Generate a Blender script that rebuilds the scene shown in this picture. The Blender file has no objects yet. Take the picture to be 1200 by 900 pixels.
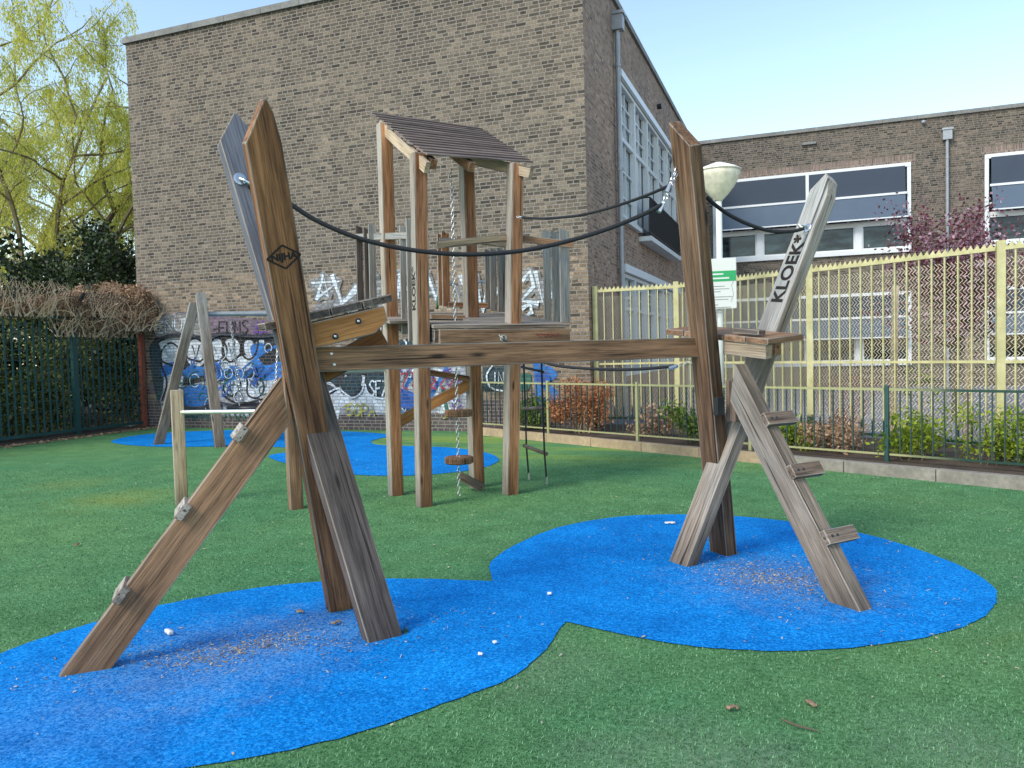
import bpy, bmesh, math, random
from mathutils import Vector, Matrix, noise
random.seed(7)
S = bpy.context.scene
COL = S.collection
PI = math.pi
V = Vector
# ------------------------------------------------------------------ camera geometry (metres, Z up, X along the school wall)
H = 1.5
PITCH, ROLL, YAW, F = 4.169e-2, -2.55e-2, .36253, 899.3
cy, sy = math.cos(YAW), math.sin(YAW)
_r = V((cy, sy, 0)); _f = V((-sy, cy, 0)); _u = V((0, 0, 1))
FW = _f*math.cos(PITCH) - _u*math.sin(PITCH)
UP0 = _u*math.cos(PITCH) + _f*math.sin(PITCH)
RT = _r*math.cos(ROLL) + UP0*math.sin(ROLL)
UP = UP0*math.cos(ROLL) - _r*math.sin(ROLL)
EYE = V((0, 0, H))
def ray(x, y): return RT*((x-600)/F) + UP*((450-y)/F) + FW
def onz(x, y, z=0.): d = ray(x, y); return EYE + d*((z-H)/d.z)
def ony(x, y, Y): d = ray(x, y); return EYE + d*(Y/d.y)
def onx(x, y, X): d = ray(x, y); return EYE + d*(X/d.x)
def onp(x, y, P, n):                       # on the plane through P with normal n
    d = ray(x, y); return EYE + d*((V(P)-EYE).dot(n)/d.dot(n))
def atd(x, y, D):                          # at distance D along the view direction
    return EYE + ray(x, y)*D
cam = bpy.data.cameras.new("camera"); co = bpy.data.objects.new("camera", cam); COL.objects.link(co)
m = Matrix.Identity(4)
for i in range(3):
    m[i][0] = RT[i]; m[i][1] = UP[i]; m[i][2] = -FW[i]; m[i][3] = EYE[i]
co.matrix_world = m
cam.sensor_width = 36; cam.lens = 36*F/1200; cam.clip_end = 1500; cam.clip_start = .05
S.camera = co

# ------------------------------------------------------------------ node helpers
def newmat(name):
    mt = bpy.data.materials.new(name); mt.use_nodes = True
    nt = mt.node_tree; nt.nodes.clear()
    out = nt.nodes.new('ShaderNodeOutputMaterial'); b = nt.nodes.new('ShaderNodeBsdfPrincipled')
    nt.links.new(b.outputs[0], out.inputs[0])
    return mt, nt, b
def N(nt, typ, **kw):
    n = nt.nodes.new(typ)
    for k, v in kw.items():
        if k.startswith('_'): n.inputs[k[1:].replace('_', ' ')].default_value = v
        else: setattr(n, k, v)
    return n
def L(nt, a, b): nt.links.new(a, b)
def ramp(nt, fac, stops, interp='LINEAR'):
    r = nt.nodes.new('ShaderNodeValToRGB'); cr = r.color_ramp; cr.interpolation = interp
    while len(cr.elements) < len(stops): cr.elements.new(.5)
    for e, (p, c) in zip(cr.elements, stops):
        e.position = p; e.color = (c[0], c[1], c[2], 1) if hasattr(c, '__len__') else (c, c, c, 1)
    L(nt, fac, r.inputs[0]); return r.outputs[0]
def mixc(nt, fac, a, b, mode='MIX'):
    n = nt.nodes.new('ShaderNodeMix'); n.data_type = 'RGBA'; n.blend_type = mode
    for s, v in ((n.inputs[0], fac), (n.inputs[6], a), (n.inputs[7], b)):
        if hasattr(v, 'is_linked'): L(nt, v, s)
        elif hasattr(v, '__len__'): s.default_value = (v[0], v[1], v[2], 1)
        else: s.default_value = v if s == n.inputs[0] else (v, v, v, 1)
    return n.outputs[2]
def noisen(nt, vec, scale, detail=4, rough=.55, out=0):
    n = N(nt, 'ShaderNodeTexNoise', _Scale=scale, _Detail=detail, _Roughness=rough); L(nt, vec, n.inputs['Vector']); return n.outputs[out]
def mth(nt, op, a, b=None, clamp=False):
    n = nt.nodes.new('ShaderNodeMath'); n.operation = op; n.use_clamp = clamp
    for i, v in enumerate((a, b)):
        if v is None: continue
        if hasattr(v, 'is_linked'): L(nt, v, n.inputs[i])
        else: n.inputs[i].default_value = v
    return n.outputs[0]
def bump(nt, b, h, strength=.4, dist=.01):
    n = N(nt, 'ShaderNodeBump', _Strength=strength, _Distance=dist); L(nt, h, n.inputs['Height']); L(nt, n.outputs[0], b.inputs['Normal'])
def coord(nt, kind='Object', scale=(1, 1, 1)):
    t = nt.nodes.new('ShaderNodeTexCoord')
    mp = N(nt, 'ShaderNodeMapping'); mp.inputs['Scale'].default_value = scale
    L(nt, t.outputs[kind], mp.inputs['Vector']); return mp.outputs[0]
def worldpos(nt, scale=(1, 1, 1)):
    g = nt.nodes.new('ShaderNodeNewGeometry'); mp = N(nt, 'ShaderNodeMapping'); mp.inputs['Scale'].default_value = scale
    L(nt, g.outputs['Position'], mp.inputs['Vector']); return mp.outputs[0]

def plain(name, c, rough=.6, metal=0., var=.25, scale=30, bmp=.15, spec=.5):
    mt, nt, b = newmat(name)
    v = coord(nt)
    n = noisen(nt, v, scale, 6, .65)
    n2 = noisen(nt, v, scale*.12, 3)
    f = mth(nt, 'MULTIPLY', n, n2)
    k = ramp(nt, f, [(.1, [x*(1-var) for x in c]), (.45, [min(1, x*(1+var)) for x in c])])
    L(nt, k, b.inputs['Base Color']); b.inputs['Roughness'].default_value = rough; b.inputs['Metallic'].default_value = metal
    b.inputs['Specular IOR Level'].default_value = spec
    if bmp: bump(nt, b, n, bmp, .004)
    return mt

# wood: grain along local Z; faces turned to the left and upward go grey
def wood(name, dark, light, grey=(.30, .28, .25), side_grey=.5, bias=0., gscale=1., lines=.7, zb=0.):
    mt, nt, b = newmat(name)
    t = nt.nodes.new('ShaderNodeTexCoord'); oi = nt.nodes.new('ShaderNodeObjectInfo')
    off = N(nt, 'ShaderNodeVectorMath', operation='SCALE'); off.inputs[0].default_value = (3.1, 7.7, 11.3); L(nt, oi.outputs['Random'], off.inputs['Scale'])
    ad = N(nt, 'ShaderNodeVectorMath', operation='ADD'); L(nt, t.outputs['Object'], ad.inputs[0]); L(nt, off.outputs[0], ad.inputs[1])
    def mp(s):
        q = N(nt, 'ShaderNodeMapping'); q.inputs['Scale'].default_value = s; L(nt, ad.outputs[0], q.inputs['Vector']); return q.outputs[0]
    g1 = noisen(nt, mp((34*gscale, 34*gscale, 1.6)), 1., 8, .65)
    g2 = noisen(nt, mp((110, 110, 3.2)), 1., 5, .7)
    g3 = noisen(nt, mp((6, 6, .9)), 1., 4, .6)
    # knots
    vo = N(nt, 'ShaderNodeTexVoronoi', _Scale=1.); L(nt, mp((7, 7, 1.7)), vo.inputs['Vector'])
    knot = ramp(nt, vo.outputs['Distance'], [(.05, 0.), (.13, 1.)])
    c = ramp(nt, mth(nt, 'ADD', mth(nt, 'MULTIPLY', g1, .6), mth(nt, 'MULTIPLY', g3, .4)), [(.36, dark), (.5, [(dark[i]+light[i])/2 for i in range(3)]), (.64, light)])
    c = mixc(nt, lines, c, ramp(nt, g2, [(.38, .3), (.5, 1.), (.62, 1.25)]), 'MULTIPLY')
    c = mixc(nt, mth(nt, 'SUBTRACT', 1., knot), c, [x*.35 for x in dark])
    ck = ramp(nt, noisen(nt, mp((46, 46, .7)), 1., 3, .5), [(.31, 0.), (.35, 1.)])
    stn = ramp(nt, noisen(nt, mp((3, 3, .6)), 1., 4, .65), [(.35, .62), (.6, 1.12)])
    c = mixc(nt, 1., c, stn, 'MULTIPLY')
    ge = nt.nodes.new('ShaderNodeNewGeometry')
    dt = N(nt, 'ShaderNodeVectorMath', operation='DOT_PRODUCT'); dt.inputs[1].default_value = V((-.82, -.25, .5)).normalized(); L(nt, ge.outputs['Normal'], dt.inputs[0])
    w = mth(nt, 'ADD', mth(nt, 'MULTIPLY', dt.outputs['Value'], side_grey), mth(nt, 'MULTIPLY', mth(nt, 'SUBTRACT', g3, .5), 1.6))
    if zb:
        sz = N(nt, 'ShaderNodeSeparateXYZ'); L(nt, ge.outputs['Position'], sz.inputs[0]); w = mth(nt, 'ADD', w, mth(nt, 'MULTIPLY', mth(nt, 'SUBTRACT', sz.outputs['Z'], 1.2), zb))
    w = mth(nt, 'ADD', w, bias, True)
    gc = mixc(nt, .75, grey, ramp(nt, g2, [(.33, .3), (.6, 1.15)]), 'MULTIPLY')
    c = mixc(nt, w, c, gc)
    # slightly different tone for each timber
    hs = N(nt, 'ShaderNodeHueSaturation'); L(nt, c, hs.inputs['Color'])
    L(nt, mth(nt, 'ADD', mth(nt, 'MULTIPLY', oi.outputs['Random'], .3), .98), hs.inputs['Value'])
    # darker toward the ground
    sp = N(nt, 'ShaderNodeSeparateXYZ'); L(nt, ge.outputs['Position'], sp.inputs[0])
    gz = ramp(nt, mth(nt, 'ADD', sp.outputs['Z'], mth(nt, 'MULTIPLY', g3, .2)), [(.08, .55), (.45, 1.)])
    c = mixc(nt, 1., hs.outputs[0], gz, 'MULTIPLY'); c = mixc(nt, .8, c, ck, 'MULTIPLY')
    L(nt, c, b.inputs['Base Color']); b.inputs['Roughness'].default_value = .78
    b.inputs['Specular IOR Level'].default_value = .3
    bump(nt, b, mth(nt, 'ADD', mth(nt, 'ADD', g1, mth(nt, 'MULTIPLY', g2, .8)), mth(nt, 'MULTIPLY', ck, 1.2)), .6, .004)
    return mt

def brick(name, cA, cB, mortar, low=None, paint=None, rows=.0655, width=.222, cover=0.):
    mt, nt, b = newmat(name)
    g = nt.nodes.new('ShaderNodeNewGeometry')
    sp = N(nt, 'ShaderNodeSeparateXYZ'); L(nt, g.outputs['Position'], sp.inputs[0])
    sn = N(nt, 'ShaderNodeSeparateXYZ'); L(nt, g.outputs['Normal'], sn.inputs[0])
    ax = mth(nt, 'GREATER_THAN', mth(nt, 'ABSOLUTE', sn.outputs['X']), .5)
    u = mth(nt, 'ADD', mth(nt, 'MULTIPLY', sp.outputs['X'], mth(nt, 'SUBTRACT', 1., ax)), mth(nt, 'MULTIPLY', sp.outputs['Y'], ax))
    rowi = mth(nt, 'FLOOR', mth(nt, 'DIVIDE', sp.outputs['Z'], rows)); wr = N(nt, 'ShaderNodeTexWhiteNoise', noise_dimensions='1D'); L(nt, rowi, wr.inputs['W'])
    if rows < .1: u = mth(nt, 'ADD', u, mth(nt, 'MULTIPLY', wr.outputs['Value'], .8))
    cb = N(nt, 'ShaderNodeCombineXYZ'); L(nt, u, cb.inputs[0]); L(nt, sp.outputs['Z'], cb.inputs[1])
    wob = noisen(nt, cb.outputs[0], 1.3, 2, out=1)
    wv = N(nt, 'ShaderNodeVectorMath', operation='MULTIPLY_ADD'); L(nt, wob, wv.inputs[0]); wv.inputs[1].default_value = (.03, .008, 0); L(nt, cb.outputs[0], wv.inputs[2])
    br = N(nt, 'ShaderNodeTexBrick', offset=.5, squash=.62, squash_frequency=2); L(nt, wv.outputs[0], br.inputs['Vector'])
    for k, v in dict(Scale=1., Mortar_Size=.0095, Mortar_Smooth=.35, Bias=0., Brick_Width=width, Row_Height=rows).items(): br.inputs[k.replace('_', ' ')].default_value = v
    br.inputs['Color1'].default_value = (0, 0, 0, 1); br.inputs['Color2'].default_value = (1, 1, 1, 1); br.inputs['Mortar'].default_value = (.5, .5, .5, 1)
    rnd = br.outputs['Color']
    c = ramp(nt, rnd, [(0., [x*.6 for x in cA]), (.06, [x*.85 for x in cA]), (.3, [cA[i]*.75+cB[i]*.25 for i in range(3)]), (.7, [(cA[i]+cB[i])/2 for i in range(3)]), (1., cB)])
    n1 = noisen(nt, cb.outputs[0], .55, 5, .6); n2 = noisen(nt, cb.outputs[0], 26., 5, .75)
    c = mixc(nt, 1., c, ramp(nt, n2, [(.32, .5), (.68, 1.4)]), 'MULTIPLY')
    c = mixc(nt, 1., c, ramp(nt, n1, [(.3, (.80, .81, .83)), (.7, (1.22, 1.18, 1.12))]), 'MULTIPLY')
    c = mixc(nt, 1., c, ramp(nt, mth(nt, 'ADD', mth(nt, 'MULTIPLY', sp.outputs['Z'], .1), mth(nt, 'MULTIPLY', noisen(nt, worldpos(nt, (1.6, 1.6, .2)), 1., 4, .6), .12)), [(.80, 1.), (.93, .72)]), 'MULTIPLY')
    if low:    # paler mottled lower storey, dark engineering bricks at the foot
        zz = mth(nt, 'ADD', sp.outputs['Z'], mth(nt, 'MULTIPLY', mth(nt, 'SUBTRACT', n1, .5), .25))
        c = mixc(nt, ramp(nt, mth(nt, 'MULTIPLY', zz, .1), [(.32, 1.), (.345, 0.)]), c, mixc(nt, 1., c, low, 'MULTIPLY'))
        st = ramp(nt, mth(nt, 'MULTIPLY', sp.outputs['Z'], .1), [(.318, 0.), (.322, 1.), (.33, 1.), (.334, 0.)])
        sk = ramp(nt, noisen(nt, cb.outputs[0], 1.1, 2), [(.47, 0.), (.53, .75)])
        c = mixc(nt, mth(nt, 'MULTIPLY', st, sk), c, (.035, .033, .033))
        c = mixc(nt, ramp(nt, mth(nt, 'MULTIPLY', sp.outputs['Z'], .1), [(.058, .8), (.066, 0.)]), c, (.075, .062, .075))
    # rain streaks
    st = noisen(nt, worldpos(nt, (2.2, 2.2, .12)), 1., 4, .6)
    c = mixc(nt, .5, c, ramp(nt, st, [(.35, .6), (.6, 1.1)]), 'MULTIPLY')
    if paint is not None:
        pn = noisen(nt, cb.outputs[0], 9., 5, .65)
        c = mixc(nt, 1., c, 1.)if False else c
        pc = mixc(nt, 1., paint, ramp(nt, pn, [(.3, .6), (.7, 1.2)]), 'MULTIPLY')
        pc = mixc(nt, 1., pc, ramp(nt, rnd, [(0., .72), (1., 1.1)]), 'MULTIPLY')
        c = mixc(nt, ramp(nt, noisen(nt, cb.outputs[0], 35. if not cover else 14., 5, .75), [(.28+cover*.3, .1), (.46+cover*.4, .93 if not cover else .7)]), c, pc)
        c = mixc(nt, mth(nt, 'MULTIPLY', br.outputs['Fac'], .55), c, [x*.55 for x in mortar])
    else:
        mc = mixc(nt, 1., mortar, ramp(nt, n2, [(.3, .6), (.7, 1.2)]), 'MULTIPLY')
        c = mixc(nt, br.outputs['Fac'], c, mc)
    L(nt, c, b.inputs['Base Color']); b.inputs['Roughness'].default_value = .85; b.inputs['Specular IOR Level'].default_value = .25
    hgt = mth(nt, 'ADD', mth(nt, 'MULTIPLY', mth(nt, 'SUBTRACT', 1., br.outputs['Fac']), 1.), mth(nt, 'MULTIPLY', n2, .4))
    hgt = mth(nt, 'ADD', hgt, mth(nt, 'MULTIPLY', rnd, .35))
    bump(nt, b, hgt, .7, .008)
    return mt

def leafm(name, cols, trans=.3, scale=2.5, rough=.5):
    mt, nt, b = newmat(name)
    p = worldpos(nt); g = nt.nodes.new('ShaderNodeNewGeometry')
    n = noisen(nt, p, scale, 3); wn = N(nt, 'ShaderNodeTexWhiteNoise', noise_dimensions='1D'); L(nt, g.outputs['Random Per Island'], wn.inputs['W'])
    f = mth(nt, 'ADD', mth(nt, 'MULTIPLY', n, .7), mth(nt, 'MULTIPLY', wn.outputs['Value'], .4))
    k = len(cols); c = ramp(nt, f, [(.3+.5*i/(k-1), x) for i, x in enumerate(cols)])
    L(nt, c, b.inputs['Base Color']); b.inputs['Roughness'].default_value = rough; b.inputs['Specular IOR Level'].default_value = .35
    tr = nt.nodes.new('ShaderNodeBsdfTranslucent'); L(nt, c, tr.inputs[0])
    mx = nt.nodes.new('ShaderNodeMixShader'); mx.inputs[0].default_value = trans
    out = [q for q in nt.nodes if q.type == 'OUTPUT_MATERIAL'][0]
    L(nt, b.outputs[0], mx.inputs[1]); L(nt, tr.outputs[0], mx.inputs[2]); L(nt, mx.outputs[0], out.inputs[0])
    return mt

def turf_mat():
    mt, nt, b = newmat('turf'); p = worldpos(nt)
    n0 = noisen(nt, p, .35, 4, .6); n1 = noisen(nt, p, 3., 5, .65); n2 = noisen(nt, p, 42., 7, .85); n3 = noisen(nt, p, 170., 3, .8)
    c = ramp(nt, mth(nt, 'ADD', mth(nt, 'MULTIPLY', n2, .6), mth(nt, 'MULTIPLY', n3, .4)), [(.40, (.024, .068, .030)), (.47, (.062, .178, .068)), (.54, (.12, .29, .125)), (.62, (.27, .45, .26))])
    c = mixc(nt, 1., c, ramp(nt, n1, [(.3, (.72, .78, .72)), (.7, (1.25, 1.2, 1.2))]), 'MULTIPLY')
    c = mixc(nt, 1., c, ramp(nt, n0, [(.35, (.8, .95, .95)), (.65, (1.3, 1.12, .95))]), 'MULTIPLY')
    # sun patches put into the turf colour, with some paler patches
    for (x, y, r, cc, a) in ((-7.0, 6.3, .8, (.30, .34, .07), .6), (-8.6, 6.9, .7, (.26, .3, .07), .4), (-.35, 2.65, .6, (.30, .36, .27), .45), (.55, 3.1, .5, (.30, .36, .27), .35), (1.35, 4.3, .8, (.18, .26, .07), .5), (-1.2, 3.4, .5, (.24, .3, .2), .35)):
        d = N(nt, 'ShaderNodeVectorMath', operation='DISTANCE'); L(nt, p, d.inputs[0]); d.inputs[1].default_value = (x, y, 0)
        f = ramp(nt, mth(nt, 'ADD', mth(nt, 'DIVIDE', d.outputs['Value'], r), mth(nt, 'MULTIPLY', mth(nt, 'SUBTRACT', n1, .5), 1.4)), [(.1, a), (1., 0.)])
        c = mixc(nt, mth(nt, 'MULTIPLY', f, ramp(nt, n2, [(.35, .1), (.6, 1.2)])), c, cc)
    # low sun on the far side, put in as yellow-green streaks
    sp = N(nt, 'ShaderNodeSeparateXYZ'); L(nt, p, sp.inputs[0])
    s1 = noisen(nt, worldpos(nt, (.25, 2.2, 1)), 1., 3, .6)
    f = mth(nt, 'MULTIPLY', ramp(nt, mth(nt, 'MULTIPLY', sp.outputs['Y'], .05), [(.47, 0.), (.53, 1.)]), ramp(nt, s1, [(.45, 0.), (.6, .75)]))
    f = mth(nt, 'MULTIPLY', f, ramp(nt, mth(nt, 'ADD', mth(nt, 'MULTIPLY', sp.outputs['X'], .1), 1.), [(.12, 0.), (.3, 1.)]))
    c = mixc(nt, f, c, (.24, .34, .06))
    L(nt, c, b.inputs['Base Color']); b.inputs['Roughness'].default_value = .85; b.inputs['Specular IOR Level'].default_value = .2
    bump(nt, b, n2, .9, .012)
    return mt
def rubber_mat():
    mt, nt, b = newmat('blue_rubber'); p = worldpos(nt)
    n0 = noisen(nt, p, 1.1, 4, .6); n2 = noisen(nt, p, 75., 7, .85); vo = N(nt, 'ShaderNodeTexVoronoi', _Scale=110.); L(nt, p, vo.inputs['Vector'])
    c = ramp(nt, n2, [(.40, (.0, .075, .27)), (.47, (.0, .175, .56)), (.55, (.001, .265, .75)), (.64, (.07, .47, .92))])
    c = mixc(nt, 1., c, ramp(nt, n0, [(.3, (.8, .84, .86)), (.7, (1.25, 1.12, 1.06))]), 'MULTIPLY')
    c = mixc(nt, .25, c, ramp(nt, vo.outputs['Distance'], [(.1, .5), (.5, 1.2)]), 'MULTIPLY')
    c = mixc(nt, 1., c, ramp(nt, noisen(nt, p, 2.6, 6, .7), [(.38, (.78, .80, .84)), (.55, (1., 1., 1.)), (.7, (1.12, 1.08, 1.04))]), 'MULTIPLY')
    # pale scuffing and grit around the feet
    n1 = noisen(nt, p, 7., 6, .75)
    for (x, y, r, a) in ((-2.75, 3.05, .75, .55), (-2.5, 3.6, .5, .4), (-.15, 5.1, .8, .5), (-2.9, 2.3, .8, .22)):
        d = N(nt, 'ShaderNodeVectorMath', operation='DISTANCE'); L(nt, p, d.inputs[0]); d.inputs[1].default_value = (x, y, 0)
        f = ramp(nt, mth(nt, 'ADD', mth(nt, 'DIVIDE', d.outputs['Value'], r), mth(nt, 'MULTIPLY', mth(nt, 'SUBTRACT', n1, .5), 1.8)), [(.1, a), (1., 0.)])
        c = mixc(nt, mth(nt, 'MULTIPLY', f, ramp(nt, n2, [(.45, 0.), (.58, 1.2)])), c, (.26, .29, .33))
    L(nt, c, b.inputs['Base Color']); b.inputs['Roughness'].default_value = .9; b.inputs['Specular IOR Level'].default_value = .1
    bump(nt, b, n2, .7, .006)
    return mt
def fence_sun_paint():                        # green fence: low sun painted in as yellow above, shaded green below
    mt, nt, b = newmat('fence_sun_yellow'); p = worldpos(nt)
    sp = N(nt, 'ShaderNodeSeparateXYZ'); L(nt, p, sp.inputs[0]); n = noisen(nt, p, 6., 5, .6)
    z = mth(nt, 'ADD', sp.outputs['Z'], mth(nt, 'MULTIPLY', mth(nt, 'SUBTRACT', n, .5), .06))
    sun_yl = ramp(nt, n, [(.3, (.42, .38, .17)), (.7, (.62, .57, .30))])
    c = mixc(nt, ramp(nt, mth(nt, 'MULTIPLY', z, .5), [(.22, 1.), (.25, 0.)]), sun_yl, (.012, .05, .03))
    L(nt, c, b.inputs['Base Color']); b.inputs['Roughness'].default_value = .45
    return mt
def rail_sun_paint():                         # low fence: green, low sun painted in as yellow toward the building
    mt, nt, b = newmat('rail_sun_green'); p = worldpos(nt)
    sp = N(nt, 'ShaderNodeSeparateXYZ'); L(nt, p, sp.inputs[0]); n = noisen(nt, p, 6., 5, .6)
    f = ramp(nt, mth(nt, 'ADD', mth(nt, 'MULTIPLY', sp.outputs['X'], .1), mth(nt, 'ADD', .5, mth(nt, 'MULTIPLY', mth(nt, 'SUBTRACT', n, .5), .05))), [(.60, 1.), (.66, 0.)])
    c = mixc(nt, f, (.012, .05, .035), (.35, .35, .165))
    L(nt, c, b.inputs['Base Color']); b.inputs['Roughness'].default_value = .4
    return mt

M = {}
M['turf'] = turf_mat(); M['rubber'] = rubber_mat()
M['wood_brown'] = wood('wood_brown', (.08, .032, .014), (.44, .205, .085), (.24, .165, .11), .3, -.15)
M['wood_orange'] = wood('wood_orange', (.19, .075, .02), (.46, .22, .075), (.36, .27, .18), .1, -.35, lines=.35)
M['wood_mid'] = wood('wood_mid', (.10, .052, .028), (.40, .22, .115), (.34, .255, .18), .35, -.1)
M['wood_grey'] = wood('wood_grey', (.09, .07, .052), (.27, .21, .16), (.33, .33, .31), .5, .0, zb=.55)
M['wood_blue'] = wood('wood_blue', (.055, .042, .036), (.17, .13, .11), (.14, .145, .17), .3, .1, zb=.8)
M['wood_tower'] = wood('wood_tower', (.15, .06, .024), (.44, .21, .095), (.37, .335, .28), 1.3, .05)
M['wood_edge'] = wood('wood_edge', (.14, .10, .07), (.36, .29, .22), (.38, .35, .31), .3, .2)
M['wood_roof'] = wood('wood_roof', (.07, .048, .042), (.21, .155, .135), (.17, .14, .13), .3, .1)
M['wood_dark'] = wood('wood_dark', (.045, .032, .027), (.15, .115, .095), (.13, .11, .10), .3, .25)
M['wood_pale'] = wood('wood_pale', (.28, .19, .11), (.52, .38, .23), (.42, .36, .28), .3, .2)
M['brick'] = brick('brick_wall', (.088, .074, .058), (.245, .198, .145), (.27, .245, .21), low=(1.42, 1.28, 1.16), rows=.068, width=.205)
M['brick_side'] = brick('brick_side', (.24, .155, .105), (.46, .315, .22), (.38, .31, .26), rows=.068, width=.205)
M['brick_wing'] = brick('brick_wing', (.09, .078, .06), (.25, .20, .15), (.24, .215, .185), rows=.068, width=.205)
M['soldier'] = brick('soldier', (.16, .11, .09), (.36, .25, .19), (.3, .27, .23), rows=.23, width=.07)
M['coping'] = plain('coping_stone', (.20, .20, .185), .85, scale=14, var=.35)
M['white'] = plain('white_paint', (.72, .74, .74), .45, var=.06, scale=6, bmp=.03)
M['whitewood'] = plain('white_frame', (.66, .67, .65), .5, var=.1, scale=6, bmp=.03)
M['zinc'] = plain('zinc', (.33, .34, .35), .45, .4, .2, 9)
M['steel'] = plain('galvanised', (.55, .57, .58), .3, .9, .15, 40)
M['bar'] = plain('bar_steel', (.62, .66, .66), .28, .7, .1, 10)
M['rope'] = plain('rope', (.012, .012, .014), .7, scale=160, bmp=.6)
M['black'] = plain('black_metal', (.015, .015, .017), .45)
M['ink'] = plain('burnt_mark', (.018, .013, .010), .9, bmp=0)
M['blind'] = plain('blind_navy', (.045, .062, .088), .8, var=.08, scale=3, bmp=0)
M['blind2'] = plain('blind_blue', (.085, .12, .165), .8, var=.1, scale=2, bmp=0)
M['dark'] = plain('dark_interior', (.015, .017, .02), .8, bmp=0)
M['concrete'] = plain('kerb_concrete', (.27, .245, .205), .9, scale=18, var=.4, bmp=.5)
M['kerbtan'] = plain('kerb_tan', (.42, .31, .19), .9, scale=18, var=.35, bmp=.5)
M['soil'] = plain('soil', (.075, .052, .036), .95, scale=22, var=.6, bmp=1.)
M['paving'] = plain('paving', (.20, .21, .23), .9, scale=4, var=.2, bmp=.1)
M['glass_pale'] = plain('glass_pale', (.40, .45, .47), .12, var=.35, scale=3, bmp=0)
M['wood_deck'] = wood('wood_deck', (.14, .10, .07), (.33, .26, .19), (.34, .31, .27), .4, .2)
M['wood_step2'] = wood('wood_step_brown', (.07, .045, .032), (.23, .165, .12), (.2, .17, .145), .3, .1)
M['step'] = wood('wood_step', (.20, .165, .125), (.42, .36, .29), (.44, .41, .36), .4, .2)
M['fence_sun'] = fence_sun_paint(); M['rail'] = rail_sun_paint()
M['fence_dark'] = plain('fence_teal', (.018, .07, .066), .4, var=.3, scale=4, bmp=.05)
M['fence_bar'] = plain('fence_bar', (.025, .055, .045), .5, var=.5, scale=3, bmp=.05)
M['mesh'] = plain('mesh_wire', (.66, .58, .42), .5, scale=3)
M['mesh_brown'] = plain('mesh_rust', (.10, .08, .065), .7, scale=3)
M['rust'] = plain('rust_post', (.25, .07, .04), .8, scale=9)
M['lamp'] = plain('lamp_shell', (.74, .66, .50), .5, var=.4, scale=7, bmp=.1)
M['lampcap'] = plain('lamp_cap', (.76, .71, .60), .5, var=.3, scale=7, bmp=.1)
M['sign'] = plain('sign_face', (.66, .67, .62), .4, var=.05, scale=4, bmp=0)
M['signgreen'] = plain('sign_green', (.01, .33, .10), .4, var=.05, bmp=0)
M['greytext'] = plain('grey_print', (.30, .31, .30), .6, bmp=0)
M['red'] = plain('red_marker', (.30, .03, .02), .8, bmp=0)
M['green_metal'] = plain('green_hoop', (.03, .12, .05), .4, bmp=0)
M['bark'] = plain('bark', (.11, .085, .055), .9, scale=12, var=.5, bmp=.8)
M['wbark'] = plain('willow_bark', (.20, .165, .085), .9, scale=12, var=.5, bmp=0)
M['twig'] = plain('twig', (.42, .36, .16), .85, scale=8, var=.4, bmp=0)
M['drytwig'] = plain('dry_twig', (.55, .40, .26), .85, scale=8, var=.5, bmp=0)
M['drytan'] = leafm('dry_vine_leaf', [(.14, .08, .045), (.40, .25, .15), (.62, .43, .28)], .15)
M['willow'] = leafm('willow_leaf', [(.30, .36, .06), (.56, .60, .10), (.82, .76, .16)], .55, .7)
M['evergreen'] = leafm('evergreen_leaf', [(.008, .014, .006), (.022, .038, .012), (.07, .11, .03)], .15)
M['ivy'] = leafm('ivy_leaf', [(.02, .035, .014), (.10, .14, .04), (.42, .44, .14)], .3)
M['shrub'] = leafm('shrub_leaf', [(.03, .06, .012), (.10, .18, .025), (.28, .36, .05)], .3)
M['shrub_y'] = leafm('shrub_leaf_yellow', [(.08, .15, .015), (.26, .36, .03), (.5, .58, .06)], .35)
M['orange_leaf'] = leafm('brown_conifer', [(.16, .05, .02), (.42, .16, .06), (.6, .30, .14)], .2)
M['plum'] = leafm('plum_leaf', [(.06, .012, .016), (.20, .055, .075), (.62, .44, .52)], .3, 3.)
M['grass'] = leafm('weed_blade', [(.02, .05, .008), (.06, .12, .02), (.16, .18, .04)], .2)
M['paper'] = plain('paper', (.75, .75, .72), .7, var=.05, bmp=.1)
M['chip'] = leafm('wood_chip', [(.08, .05, .03), (.34, .25, .15), (.62, .54, .42)], 0., 30.)
mt, nt, b = newmat('glass'); b.inputs['Base Color'].default_value = (.03, .045, .05, 1); b.inputs['Roughness'].default_value = .04; b.inputs['Specular IOR Level'].default_value = .4
_n = noisen(nt, worldpos(nt, (1, 1, 3)), 1.5, 3); L(nt, ramp(nt, _n, [(.4, (.006, .009, .012)), (.66, (.05, .085, .09))]), b.inputs['Base Color']); M['glass'] = mt

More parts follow.
